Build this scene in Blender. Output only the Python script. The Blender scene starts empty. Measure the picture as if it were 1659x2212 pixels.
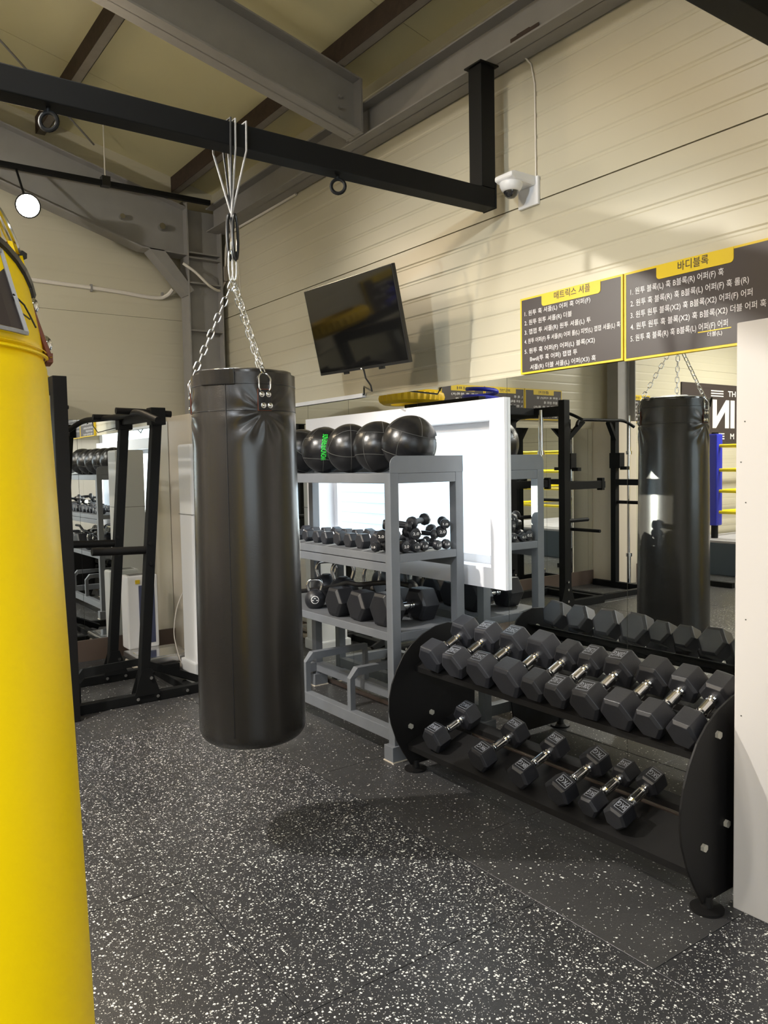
import bpy, bmesh, math, random
from mathutils import Vector, Matrix
random.seed(7)
PI = math.pi
SC = bpy.context.scene
C = SC.collection
FW, FH, FPX = 1659, 2212, 1719.9

# ---------------------------------------------------------------- camera
yaw, pitch, roll = 0.62420346, -0.05804824, -0.01865365
f_ = Vector((math.sin(yaw)*math.cos(pitch), math.cos(yaw)*math.cos(pitch), math.sin(pitch)))
r_ = f_.cross(Vector((0, 0, 1))).normalized(); u_ = r_.cross(f_)
r2 = r_*math.cos(roll) + u_*math.sin(roll); u2 = -r_*math.sin(roll) + u_*math.cos(roll)
cam = bpy.data.objects.new('camera', bpy.data.cameras.new('camera')); C.objects.link(cam)
M = Matrix((r2, u2, -f_)).transposed().to_4x4(); M.translation = Vector((0, 0, 1.5))
cam.matrix_world = M
cam.data.sensor_fit = 'VERTICAL'; cam.data.sensor_height = 24.0
cam.data.lens = FPX/FH*24.0; cam.data.clip_start = 0.02; cam.data.clip_end = 200
SC.camera = cam
SC.view_settings.view_transform = 'Standard'; SC.view_settings.look = 'None'
SC.view_settings.gamma = 1; SC.view_settings.use_curve_mapping = False
SC.view_settings.exposure = 0.0

# ---------------------------------------------------------------- world and lights
wd = bpy.data.worlds.new('world'); SC.world = wd; wd.use_nodes = True
wn = wd.node_tree.nodes; wn['Background'].inputs[0].default_value = (0.84, 0.91, 1.0, 1)
wn['Background'].inputs[1].default_value = 4.5

def light(name, kind, loc, aim, power, col, size=0.1, size_y=None, ang=None, blend=0.3):
    d = bpy.data.lights.new(name, kind); d.energy = power; d.color = col
    if kind == 'AREA':
        d.size = size
        if size_y: d.shape = 'RECTANGLE'; d.size_y = size_y
    elif kind == 'SUN': d.angle = size
    else: d.shadow_soft_size = size
    if kind == 'SPOT': d.spot_size = math.radians(ang); d.spot_blend = blend
    o = bpy.data.objects.new(name, d); C.objects.link(o); o.location = loc
    o.rotation_euler = (Vector(aim) - Vector(loc)).to_track_quat('-Z', 'Y').to_euler()
    return o
light('sun', 'SUN', (12, 8, 3), (12-1.0, 8-0.56, 3-0.10), 26.0, (1.0, 0.93, 0.82), 0.010)
WARM = (1.0, 0.80, 0.56); NEUT = (1.0, 0.95, 0.87); COOL = (0.80, 0.90, 1.0)
SPOTS = [  # lamp heads on tracks, the last one added: position, aim, power, colour, angle
    ((-0.16, 4.05, 3.35), (1.6, 2.6, 0.0), 520, NEUT, 95),
    ((-1.25, 1.25, 3.1), (2.9, 3.2, 1.65), 230, COOL, 46),
    ((-2.3, 2.35, 3.1), (2.9, 2.4, 1.7), 240, WARM, 40),
    ((1.27, 5.75, 3.27), (0.7, 2.6, 1.6), 60, WARM, 130),
    ((-0.6, 4.6, 3.2), (1.2, 6.45, 2.1), 100, NEUT, 95),  # unseen spot added to brighten the back wall
]
for i, (p, a, w, c, an) in enumerate(SPOTS):
    d = (Vector(a)-Vector(p)).normalized()
    light('lamp_light.%03d' % i, 'SPOT', Vector(p)+d*0.03, a, w, c, 0.035, ang=an, blend=0.5)
FILL_PANELS = [((-1.2, -0.6, 2.95), 78), ((-4.2, 1.4, 3.6), 130), ((-4.5, 4.6, 3.6), 190), ((0.2, 2.6, 4.15), 34), ((1.0, -1.2, 2.95), 24)]  # unseen panels added overhead and behind the camera as soft fill
for i, (p, w) in enumerate(FILL_PANELS):
    light('panel_light.%03d' % i, 'AREA', (p[0], p[1], p[2]-0.06), (p[0], p[1], 0), w, (0.95, 0.97, 1.0) if i in (0, 4) else (1.0, 0.95, 0.87), 1.2, 0.3)
for nm, lc, am, sx, sy_ in (('window_portal', (3.12, 3.91, 1.34), (2.0, 3.91, 1.34), 2.0, 1.0), ('front_window_portal', (-0.6, -3.68, 1.7), (-0.6, -2.0, 1.7), 3.2, 1.6)):
    po = light(nm, 'AREA', lc, am, 1, (1, 1, 1), sx, sy_); po.data.cycles.is_portal = True

# ---------------------------------------------------------------- materials
def mat(name, col, rough=0.5, metal=0.0, bump=0.0, bscale=60, var=0.0, vscale=8, emit=None, es=1.0, coat=0.0, spec=None, aniso=None):
    m = bpy.data.materials.new(name); m.use_nodes = True
    n = m.node_tree.nodes; l = m.node_tree.links; b = n['Principled BSDF']
    b.inputs['Base Color'].default_value = (*col, 1); b.inputs['Roughness'].default_value = rough
    b.inputs['Metallic'].default_value = metal
    if coat: b.inputs['Coat Weight'].default_value = coat; b.inputs['Coat Roughness'].default_value = 0.15
    if spec is not None: b.inputs['Specular IOR Level'].default_value = spec
    tc = n.new('ShaderNodeTexCoord')
    if bump:
        t = n.new('ShaderNodeTexNoise'); t.inputs['Scale'].default_value = bscale; t.inputs['Detail'].default_value = 4
        bp = n.new('ShaderNodeBump'); bp.inputs['Strength'].default_value = bump; bp.inputs['Distance'].default_value = 0.01
        l.new(tc.outputs['Object'], t.inputs['Vector']); l.new(t.outputs['Fac'], bp.inputs['Height']); l.new(bp.outputs['Normal'], b.inputs['Normal'])
    if var:
        t = n.new('ShaderNodeTexNoise'); t.inputs['Scale'].default_value = vscale; t.inputs['Detail'].default_value = 5
        mp = n.new('ShaderNodeMapRange'); mp.inputs[3].default_value = 1-var; mp.inputs[4].default_value = 1+var
        mx = n.new('ShaderNodeMix'); mx.data_type = 'RGBA'; mx.blend_type = 'MULTIPLY'; mx.inputs[0].default_value = 1
        mx.inputs[6].default_value = (*col, 1)
        l.new(tc.outputs['Object'], t.inputs['Vector']); l.new(t.outputs['Fac'], mp.inputs[0]); l.new(mp.outputs[0], mx.inputs[7]); l.new(mx.outputs[2], b.inputs['Base Color'])
    if emit:
        b.inputs['Emission Color'].default_value = (*emit, 1); b.inputs['Emission Strength'].default_value = es
    return m
def srgb(r, g, b):
    f = lambda c: (c/255/12.92) if c/255 <= 0.04045 else ((c/255+0.055)/1.055)**2.4
    return (f(r), f(g), f(b))
def floor_mat(name, dens, base, ph):
    m = bpy.data.materials.new(name); m.use_nodes = True
    n = m.node_tree.nodes; l = m.node_tree.links; b = n['Principled BSDF']
    g = n.new('ShaderNodeNewGeometry')
    cols = []
    acc = None
    for k, (sc, th, mul) in enumerate(((125, dens, 1.0), (250, dens*0.8, 0.6))):
        dn = n.new('ShaderNodeTexNoise'); dn.inputs['Scale'].default_value = sc*2.2
        ad = n.new('ShaderNodeMix'); ad.data_type = 'VECTOR'; ad.inputs[0].default_value = 0.006 if k == 0 else 0.003
        l.new(g.outputs['Position'], dn.inputs['Vector']); l.new(g.outputs['Position'], ad.inputs[4]); l.new(dn.outputs['Color'], ad.inputs[5])
        v = n.new('ShaderNodeTexVoronoi'); v.inputs['Scale'].default_value = sc; v.inputs['Randomness'].default_value = 1
        l.new(ad.outputs[1], v.inputs['Vector'])
        sp = n.new('ShaderNodeSeparateColor'); l.new(v.outputs['Color'], sp.inputs[0])
        lt = n.new('ShaderNodeMath'); lt.operation = 'LESS_THAN'; lt.inputs[1].default_value = th; l.new(sp.outputs[0], lt.inputs[0])
        # granule size differs from cell to cell
        rr = n.new('ShaderNodeMath'); rr.operation = 'MULTIPLY_ADD'; rr.inputs[1].default_value = 0.40; rr.inputs[2].default_value = 0.16; l.new(sp.outputs[1], rr.inputs[0])
        dd = n.new('ShaderNodeMath'); dd.operation = 'LESS_THAN'; l.new(v.outputs['Distance'], dd.inputs[0]); l.new(rr.outputs[0], dd.inputs[1])
        mu = n.new('ShaderNodeMath'); mu.operation = 'MULTIPLY'; l.new(lt.outputs[0], mu.inputs[0]); l.new(dd.outputs[0], mu.inputs[1])
        m2 = n.new('ShaderNodeMath'); m2.operation = 'MULTIPLY'; m2.inputs[1].default_value = mul; l.new(mu.outputs[0], m2.inputs[0])
        if acc is None: acc = m2
        else:
            mx = n.new('ShaderNodeMath'); mx.operation = 'MAXIMUM'; l.new(acc.outputs[0], mx.inputs[0]); l.new(m2.outputs[0], mx.inputs[1]); acc = mx
    nz = n.new('ShaderNodeTexNoise'); nz.inputs['Scale'].default_value = 2.3; nz.inputs['Detail'].default_value = 6; l.new(g.outputs['Position'], nz.inputs['Vector'])
    cr = n.new('ShaderNodeMix'); cr.data_type = 'RGBA'; l.new(nz.outputs['Fac'], cr.inputs[0])
    cr.inputs[6].default_value = (*[c*0.8 for c in base], 1); cr.inputs[7].default_value = (*[c*1.25 for c in base], 1)
    mix = n.new('ShaderNodeMix'); mix.data_type = 'RGBA'; l.new(acc.outputs[0], mix.inputs[0]); l.new(cr.outputs[2], mix.inputs[6]); mix.inputs[7].default_value = (0.80, 0.80, 0.76, 1)
    l.new(mix.outputs[2], b.inputs['Base Color'])
    fn = n.new('ShaderNodeTexNoise'); fn.inputs['Scale'].default_value = 220; l.new(g.outputs['Position'], fn.inputs['Vector'])
    bp = n.new('ShaderNodeBump'); bp.inputs['Strength'].default_value = 0.25; bp.inputs['Distance'].default_value = 0.004; l.new(fn.outputs['Fac'], bp.inputs['Height']); l.new(bp.outputs['Normal'], b.inputs['Normal'])
    b.inputs['Roughness'].default_value = ph; b.inputs['Specular IOR Level'].default_value = 0.45
    return m
MT = {}
MT['floor'] = floor_mat('speckled_rubber', 0.21, (0.030, 0.030, 0.032), 0.33)
MT['floor_s'] = floor_mat('plain_rubber', 0.05, (0.046, 0.045, 0.045), 0.32)
MT['panel'] = mat('cream_steel_panel', srgb(198, 191, 169), 0.36, bump=0.02, bscale=30, var=0.04, vscale=2)
MT['roof'] = mat('cream_roof_panel', srgb(226, 216, 172), 0.5, var=0.05, vscale=2)
MT['steel'] = mat('grey_primer_steel', srgb(142, 139, 136), 0.6, bump=0.08, bscale=40, var=0.12, vscale=9)
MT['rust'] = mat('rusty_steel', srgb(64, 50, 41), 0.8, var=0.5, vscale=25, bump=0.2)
MT['purlin'] = mat('grey_purlin', srgb(140, 132, 122), 0.6, var=0.2, vscale=14)
MT['black'] = mat('black_powder_coat', (0.0042, 0.0046, 0.005), 0.6, spec=0.25, bump=0.05, bscale=300)
MT['blackm'] = mat('matt_black_steel', (0.0055, 0.005, 0.005), 0.55, spec=0.3, bump=0.05, bscale=200)
MT['grey'] = mat('grey_painted_steel', srgb(112, 115, 120), 0.45, var=0.10, vscale=12, bump=0.03, bscale=120)
MT['greyd'] = mat('dark_shelf_steel', srgb(96, 98, 102), 0.5, var=0.3, vscale=9)
MT['rubber'] = mat('black_rubber', (0.016, 0.0165, 0.020), 0.42, bump=0.06, bscale=180, var=0.12, vscale=20)
MT['rubber2'] = mat('worn_rubber', (0.027, 0.028, 0.034), 0.42, bump=0.06, bscale=180, var=0.12, vscale=20)
MT['chrome'] = mat('chrome', (0.82, 0.82, 0.84), 0.12, 1.0)
MT['zinc'] = mat('zinc_plated_steel', (0.72, 0.72, 0.72), 0.22, 1.0)
MT['bolt'] = mat('bright_bolt_head', (0.55, 0.52, 0.44), 0.3, 0.4)
MT['brass'] = mat('yellow_zinc', (0.55, 0.47, 0.28), 0.35, 1.0)
MT['vinyl'] = mat('black_vinyl', (0.018, 0.016, 0.0145), 0.27, bump=0.06, bscale=260, coat=0.25)
MT['leather'] = mat('black_leather', (0.009, 0.009, 0.010), 0.27, bump=0.08, bscale=180)
MT['seam'] = mat('grey_stitching', (0.09, 0.09, 0.085), 0.7)
MT['yvinyl'] = mat('yellow_vinyl', (1.0, 0.70, 0.0), 0.38, bump=0.04, bscale=60, spec=0.2)
MT['brown'] = mat('brown_leather_edge', srgb(110, 52, 24), 0.6)
MT['white'] = mat('white_board', srgb(212, 208, 205), 0.5, var=0.02, vscale=3)
MT['whitep'] = mat('white_plastic', srgb(236, 236, 238), 0.35)
MT['upvc'] = mat('white_window_frame', srgb(240, 240, 245), 0.3)
MT['beige'] = mat('beige_board', srgb(216, 205, 188), 0.35, var=0.03, vscale=3)
MT['mirror'] = mat('mirror_silver', (0.86, 0.89, 0.87), 0.0, 1.0)
MT['edge'] = mat('dark_joint', (0.05, 0.05, 0.045), 0.6)
MT['sign'] = mat('dark_brown_print', srgb(62, 54, 52), 0.42)
MT['signy'] = mat('yellow_print', srgb(224, 192, 32), 0.45)
MT['signw'] = mat('white_print', srgb(225, 222, 220), 0.5)
MT['green'] = mat('green_print', (0.03, 0.75, 0.06), 0.5)
MT['label'] = mat('grey_raised_print', (0.30, 0.32, 0.36), 0.45)
MT['recess'] = mat('dark_recess', (0.010, 0.010, 0.012), 0.4)
MT['screen'] = mat('black_screen', (0.005, 0.005, 0.005), 0.06, spec=0.7)
MT['tvb'] = mat('black_plastic', (0.012, 0.012, 0.012), 0.3)
MT['wire'] = mat('white_cable', srgb(225, 218, 208), 0.5)
MT['rope'] = mat('grey_cord', srgb(150, 148, 146), 0.6, bump=0.2, bscale=400)
MT['black_rope'] = mat('black_cord', (0.02, 0.02, 0.02), 0.6)
MT['gold'] = mat('brushed_gold_trim', (0.70, 0.55, 0.36), 0.2, 0.9)
MT['blue'] = mat('blue_vinyl', (0.02, 0.03, 0.42), 0.4)
MT['red'] = mat('red_vinyl', (0.65, 0.015, 0.05), 0.4)
MT['canvas'] = mat('grey_canvas', srgb(170, 168, 172), 0.8)
MT['apron'] = mat('slate_apron', srgb(70, 82, 94), 0.6)
MT['yrope'] = mat('yellow_rope_cover', (0.85, 0.68, 0.01), 0.4)
MT['tyre'] = mat('yellow_tyre', (0.85, 0.55, 0.01), 0.45)
MT['base'] = mat('dark_baseboard', srgb(98, 84, 76), 0.4)
MT['siding'] = mat('blue_grey_siding', srgb(196, 214, 226), 0.5)
MT['ground'] = mat('concrete_yard', srgb(190, 188, 182), 0.9, var=0.1)
MT['stripe'] = mat('dark_blue_panel', srgb(70, 76, 104), 0.3)
MT['steelplate'] = mat('brushed_plate', (0.55, 0.54, 0.53), 0.22, 0.9)
MT['dome'] = mat('smoked_dome', (0.02, 0.02, 0.022), 0.05, coat=1)
MT['lamp'] = mat('lamp_glow', (1, 1, 1), 0.5, emit=(1.0, 0.86, 0.62), es=60)
MT['led'] = mat('led_diffuser', (1, 1, 1), 0.5, emit=(1.0, 0.95, 0.86), es=6)  # glowing face of the added fill panels
MT['white_liner'] = mat('white_liner', (0.75, 0.78, 0.8), 0.5)
def glass_mat():
    m = bpy.data.materials.new('window_glass'); m.use_nodes = True
    n = m.node_tree.nodes; l = m.node_tree.links
    for x in list(n):
        if x.type == 'BSDF_PRINCIPLED': n.remove(x)
    t = n.new('ShaderNodeBsdfTransparent'); t.inputs[0].default_value = (0.95, 0.98, 0.97, 1)
    g = n.new('ShaderNodeBsdfGlossy'); g.inputs['Roughness'].default_value = 0.0
    lw = n.new('ShaderNodeLayerWeight'); lw.inputs[0].default_value = 0.5
    pw = n.new('ShaderNodeMath'); pw.operation = 'POWER'; pw.inputs[1].default_value = 5; l.new(lw.outputs['Facing'], pw.inputs[0])
    fr = n.new('ShaderNodeMath'); fr.operation = 'MULTIPLY_ADD'; fr.inputs[1].default_value = 0.90; fr.inputs[2].default_value = 0.04; l.new(pw.outputs[0], fr.inputs[0])
    mx = n.new('ShaderNodeMixShader'); l.new(fr.outputs[0], mx.inputs[0]); l.new(t.outputs[0], mx.inputs[1]); l.new(g.outputs[0], mx.inputs[2])
    l.new(mx.outputs[0], n['Material Output'].inputs[0])
    return m
MT['glass'] = glass_mat()

# ---------------------------------------------------------------- mesh helpers
class MB:
    def __init__(s): s.v = []; s.f = []; s.sm = []
    def add(s, vs, fs, smooth=False, mx=None):
        o = len(s.v)
        for p in vs:
            p = Vector(p)
            if mx is not None: p = mx @ p
            s.v.append(p)
        for q in fs: s.f.append([i+o for i in q]); s.sm.append(smooth)
        return s
    def box(s, a, b, mx=None):
        x0, y0, z0 = [min(a[i], b[i]) for i in range(3)]; x1, y1, z1 = [max(a[i], b[i]) for i in range(3)]
        return s.add([(x0,y0,z0),(x1,y0,z0),(x1,y1,z0),(x0,y1,z0),(x0,y0,z1),(x1,y0,z1),(x1,y1,z1),(x0,y1,z1)],
                     [(0,3,2,1),(4,5,6,7),(0,1,5,4),(1,2,6,5),(2,3,7,6),(3,0,4,7)], False, mx)
    def sweep(s, pts, r, n=10, closed=False, smooth=None, rot=0.0, rs=None, cap=True, up=None):
        pts = [Vector(p) for p in pts]; k = len(pts)
        tans = []
        for i in range(k):
            a = pts[(i-1) % k] if (closed or i > 0) else pts[i]; b = pts[(i+1) % k] if (closed or i < k-1) else pts[i]
            tans.append((b-a).normalized())
        ref = Vector(up) if up else (Vector((0, 0, 1)) if abs(tans[0].z) < 0.9 else Vector((1, 0, 0)))
        nr = (ref - tans[0]*ref.dot(tans[0])).normalized()
        vs = []
        for i in range(k):
            t = tans[i]; nr = (nr - t*nr.dot(t)).normalized(); bn = t.cross(nr)
            sc = 1.0
            if n == 4 and 0 < i < k-1:
                a = (pts[i]-pts[i-1]).normalized(); sc = 1/max(0.5, abs(a.dot(t)))
            rad = rs[i] if rs else r
            for j in range(n):
                an = 2*PI*j/n + rot
                vs.append(pts[i] + (nr*math.cos(an) + bn*math.sin(an))*rad*(sc if n == 4 else 1))
        fs = []
        for i in range(k if closed else k-1):
            for j in range(n):
                a = i*n+j; b = i*n+(j+1) % n; c = ((i+1) % k)*n+(j+1) % n; d = ((i+1) % k)*n+j
                fs.append((a, b, c, d))
        if not closed and cap: fs.append(tuple(range(n-1, -1, -1))); fs.append(tuple((k-1)*n+j for j in range(n)))
        return s.add(vs, fs, (n > 6) if smooth is None else smooth)
    def sq(s, pts, w, up=None):       # square tube of side w
        return s.sweep(pts, w/math.sqrt(2), 4, rot=PI/4, up=up)
    def cyl(s, a, b, r, n=16, r2=None): return s.sweep([a, b], r, n, rs=[r, r if r2 is None else r2])
    def lathe(s, prof, n=32, c=(0, 0, 0), disp=None, mx=None, closed_top=True):
        vs = []; c = Vector(c)
        for (r, z) in prof:
            for j in range(n):
                t = 2*PI*j/n; rr = r + (disp(t, z, r) if disp else 0)
                vs.append(c + Vector((rr*math.cos(t), rr*math.sin(t), z)))
        fs = []
        for i in range(len(prof)-1):
            for j in range(n):
                fs.append((i*n+j, i*n+(j+1) % n, (i+1)*n+(j+1) % n, (i+1)*n+j))
        fs.append(tuple(range(n-1, -1, -1))); fs.append(tuple((len(prof)-1)*n+j for j in range(n)))
        return s.add(vs, fs, True, mx)
    def sphere(s, c, r, n=24, m=14, sz=1.0, mx=None):
        pr = [(max(1e-4, r*math.sin(PI*i/m)), -r*sz*math.cos(PI*i/m)) for i in range(m+1)]
        return s.lathe(pr, n, c, mx=mx)
    def prism(s, poly, a, b, axis='y', mx=None, smooth=False):   # poly in the two other axes
        k = len(poly)
        def P(p, t):
            return (p[0], t, p[1]) if axis == 'y' else ((t, p[0], p[1]) if axis == 'x' else (p[0], p[1], t))
        vs = [P(p, a) for p in poly] + [P(p, b) for p in poly]
        fs = [(i, (i+1) % k, k+(i+1) % k, k+i) for i in range(k)] + [tuple(range(k-1, -1, -1)), tuple(range(k, 2*k))]
        return s.add(vs, fs, smooth, mx)
def link(name, mb, m, parent=None, bevel=0.0, seg=2, off=None, sharp=35, smooth_all=False):
    if off is None:
        off = Vector((0, 0, 0)); q_ = parent
        while q_ is not None:
            if q_.get('_w'): off = Vector(q_.location)
            q_ = q_.parent
    off = Vector(off)
    me = bpy.data.meshes.new(name)
    me.from_pydata([tuple(v-off) for v in mb.v], [], mb.f)
    bm = bmesh.new(); bm.from_mesh(me)
    for i, fc in enumerate(bm.faces): fc.smooth = mb.sm[i] or smooth_all
    bmesh.ops.recalc_face_normals(bm, faces=bm.faces)
    if bevel:
        es = [e for e in bm.edges if len(e.link_faces) == 2 and e.calc_face_angle(0) > 0.5]
        bmesh.ops.bevel(bm, geom=es, offset=bevel, segments=seg, affect='EDGES', profile=0.6, clamp_overlap=True)
    for e in bm.edges:
        if len(e.link_faces) == 2 and e.calc_face_angle(0) > math.radians(sharp): e.smooth = False
    bm.to_mesh(me); bm.free()
    me.materials.append(MT[m] if isinstance(m, str) else m)
    o = bpy.data.objects.new(name, me); C.objects.link(o)
    if parent is not None: o.parent = parent
    return o
def thing(name, loc, label=None, cat=None, group=None, world=True, rz=0.0):
    o = bpy.data.objects.new(name, None); C.objects.link(o); o.location = loc; o.rotation_euler = (0, 0, rz)
    o.empty_display_size = 0.05
    if world: o['_w'] = 1
    if label: tag(o, label, cat, group)
    return o
def tag(o, label, cat, group=None, kind=None):
    o['label'] = label; o['category'] = cat
    if group: o['group'] = group
    if kind: o['kind'] = kind
    return o
def solo(name, mb, m, label, cat, group=None, **k):   # a thing that is one mesh, origin at its base
    lo = Vector([min(v[i] for v in mb.v) for i in range(3)]); hi = Vector([max(v[i] for v in mb.v) for i in range(3)])
    org = Vector(((lo.x+hi.x)/2, (lo.y+hi.y)/2, lo.z))
    o = link(name, mb, m, None, off=org, **k); o.location = org
    return tag(o, label, cat, group)
def struct(name, mb=None, m=None, **k):
    if mb is None:
        o = bpy.data.objects.new(name, None); C.objects.link(o)
    else: o = link(name, mb, m, **k)
    o['kind'] = 'structure'; return o
def copy_tree(o, parent=None):
    c = o.copy(); C.objects.link(c)
    if parent is not None: c.parent = parent
    for ch in list(o.children): copy_tree(ch, c)
    return c
TXT = {}
def text_mesh(body, bold=0.0, shear=0.0, font_size=1.0, align='LEFT', extrude=0.0):
    key = (body, bold, shear, align, extrude)
    if key in TXT: return TXT[key]
    cu = bpy.data.curves.new('t', 'FONT'); cu.body = body; cu.size = font_size; cu.offset = bold; cu.shear = shear; cu.align_x = align; cu.align_y = 'CENTER'
    cu.resolution_u = 3; cu.extrude = extrude
    o = bpy.data.objects.new('t', cu); C.objects.link(o)
    bpy.context.view_layer.update()
    ev = o.evaluated_get(bpy.context.evaluated_depsgraph_get())
    me = bpy.data.meshes.new_from_object(ev)
    vs = [v.co.copy() for v in me.vertices]; fs = [tuple(p.vertices) for p in me.polygons]
    bpy.data.objects.remove(o); bpy.data.curves.remove(cu); bpy.data.meshes.remove(me)
    TXT[key] = (vs, fs); return TXT[key]
def text_mb(body, org, xd, yd, width=None, height=0.05, bold=0.0, shear=0.0, anchor='L', mapf=None):
    vs, fs = text_mesh(body, bold, shear)
    x0 = min(v.x for v in vs); x1 = max(v.x for v in vs); y0 = min(v.y for v in vs); y1 = max(v.y for v in vs)
    sx = (width/(x1-x0)) if width else height/(y1-y0); sy = height/(y1-y0)
    ox = 0 if anchor == 'L' else (x1-x0)*sx/2
    org = Vector(org); xd = Vector(xd); yd = Vector(yd)
    mb = MB()
    if mapf: mb.add([mapf((v.x-x0)*sx-ox, (v.y-(y0+y1)/2)*sy) for v in vs], fs)
    else: mb.add([org + xd*((v.x-x0)*sx-ox) + yd*((v.y-(y0+y1)/2)*sy) for v in vs], fs)
    return mb
def flat(name, mb, m, parent, off=None):      # text: no recalculated normals needed
    return link(name, mb, m, parent, off=off)
ORD = ['first', 'second', 'third', 'fourth', 'fifth', 'sixth', 'seventh', 'eighth', 'ninth', 'tenth', 'eleventh', 'twelfth']
XW, YB, XL, YF = 2.90, 6.45, -8.6, -3.5          # right wall, back wall, left wall, front wall

# ================================================================ STRUCTURE
fl = struct('floor', MB().box((XL-0.2, YF-0.2, -0.30), (XW+0.15, YB+0.15, -0.03)), 'edge')
def tile(x0, x1, y0, y1, m, dz=0.0):
    g = 0.0010
    mb = MB().box((x0+g, y0+g, -0.03), (x1-g, y1-g, dz))
    link('floor_tile', mb, m, fl, bevel=0.0012, seg=1)
xs = [1.95]
while xs[-1] > XL: xs.append(xs[-1]-0.92)
ys = [4.50]
while ys[-1] > YF: ys.append(ys[-1]-0.883)
for i in range(len(xs)-1):
    for j in range(len(ys)-1): tile(max(xs[i+1], XL), xs[i], max(ys[j+1], YF), ys[j], 'floor', random.uniform(-0.0008, 0.0004))
    for (a, b) in ((4.5, 5.47), (5.47, YB)): tile(max(xs[i+1], XL), xs[i], a, b, 'floor_s', random.uniform(-0.0012, 0))
ym = [1.39]
while ym[-1] < YB: ym.append(min(YB, ym[-1]+0.95))
for j in range(len(ym)-1):
    tile(1.95, 2.41, ym[j], ym[j+1], 'floor_s', 0.001); tile(2.41, XW, ym[j], ym[j+1], 'floor_s', 0.0)
for (a, b) in ((0.507, 1.39), (-0.376, 0.507), (-1.26, -0.376), (YF, -1.26)): tile(1.95, XW, a, b, 'floor', 0)

WZ0, WZ1, WY0, WY1 = 0.85, 1.835, 2.92, 4.90      # window outer trim rectangle
def ribbed(lo, hi, z0, z1, plane, inward, depth, axis, pitch=0.1, th=0.1, zbase=2.755, gap=0.003):
    """steel-faced sandwich panel: ribs are shallow grooves; profile in z swept along the wall"""
    pr = [(z0+gap, 0)]
    k = math.ceil((z0+0.02-zbase)/pitch)
    while zbase+k*pitch < z1-0.02:
        z = zbase+k*pitch
        if abs(z-z0) > 0.02: pr += [(z-0.012, 0), (z-0.005, depth), (z+0.005, depth), (z+0.012, 0)]
        k += 1
    pr += [(z1-gap, 0)]
    mb = MB(); n = len(pr)
    def P(d, t, z): return (plane-inward*d, t, z) if axis == 'x' else (t, plane-inward*d, z)
    vs = [P(d, lo, z) for z, d in pr] + [P(d, hi, z) for z, d in pr]
    vs += [P(th, lo, z0+gap), P(th, lo, z1-gap), P(th, hi, z0+gap), P(th, hi, z1-gap)]
    fs = [(i, i+1, n+i+1, n+i) for i in range(n-1)]
    b = 2*n
    fs += [(b, b+1, b+3, b+2), (0, n, b+2, b), (n-1, b+1, b+3, 2*n-1), tuple([b]+list(range(n))+[b+1]), tuple([b+2]+list(range(n, 2*n))+[b+3])]
    return mb.add(vs, fs)
wr = struct('wall_right', MB().box((XW+0.1, YF, 0), (XW+0.14, WY0, 4.2)).box((XW+0.1, WY1, 0), (XW+0.14, YB+0.1, 4.2)).box((XW+0.1, WY0, 0), (XW+0.14, WY1, WZ0)).box((XW+0.1, WY0, WZ1), (XW+0.14, WY1, 4.2)), 'siding')
ops = [(YF, YB, 0.0, 0.755), (YF, WY0, 0.755, 1.755), (WY1, YB, 0.755, 1.755), (WY0, WY1, 0.755, WZ0), (YF, WY0, 1.755, 2.755), (WY1, YB, 1.755, 2.755), (WY0, WY1, WZ1, 2.755), (YF, YB, 2.755, 3.9)]
for (a, b, c, d) in ops: link('wall_panel', ribbed(a, b, c, d, XW, -1, 0.0035, 'x'), 'panel', wr, sharp=20)
wb = struct('wall_back', MB().box((XL, YB+0.1, 0), (XW+0.1, YB+0.14, 6.5)), 'edge')
for (c, d) in ((0.0, 0.74), (0.74, 1.74), (1.74, 2.74), (2.74, 3.74), (3.74, 4.74), (4.74, 5.74)):
    link('wall_panel', ribbed(XL, XW, c, d, YB, -1, 0.0009, 'y', zbase=2.74, gap=0.0012), 'panel', wb, sharp=20)
wl = struct('wall_left', MB().box((XL-0.14, YF, 0), (XL-0.1, YB, 6.5)), 'edge')
for (c, d) in ((0.0, 1.0), (1.0, 2.0), (2.0, 3.0), (3.0, 4.0), (4.0, 5.4)): link('wall_panel', ribbed(YF, YB, c, d, XL, 1, 0.002, 'x', zbase=3.0), 'panel', wl)
FX0, FX1, FZ0, FZ1 = -2.2, 1.0, 0.9, 2.5
wf = struct('wall_front', MB().box((XL, YF-0.14, 0), (FX0, YF-0.1, 6.5)).box((FX1, YF-0.14, 0), (XW+0.1, YF-0.1, 6.5)).box((FX0, YF-0.14, 0), (FX1, YF-0.1, FZ0)).box((FX0, YF-0.14, FZ1), (FX1, YF-0.1, 6.5)), 'siding')
for (a, b, c, d) in ((XL, XW, 0.0, FZ0), (XL, FX0, FZ0, FZ1), (FX1, XW, FZ0, FZ1), (XL, XW, FZ1, 3.5), (XL, XW, 3.5, 5.6)): link('wall_panel', ribbed(a, b, c, d, YF, 1, 0.002, 'y', zbase=3.0), 'panel', wf)
w2 = struct('window_2')  # unseen window added behind the camera to let in cool daylight
link('window_frame', MB().box((FX0, YF-0.1, FZ0), (FX1, YF+0.02, FZ0+0.06)).box((FX0, YF-0.1, FZ1-0.06), (FX1, YF+0.02, FZ1)).box((FX0, YF-0.1, FZ0), (FX0+0.06, YF+0.02, FZ1)).box((FX1-0.06, YF-0.1, FZ0), (FX1, YF+0.02, FZ1)).box((-0.63, YF-0.08, FZ0), (-0.57, YF, FZ1)), 'upvc', w2, bevel=0.003)
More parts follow.
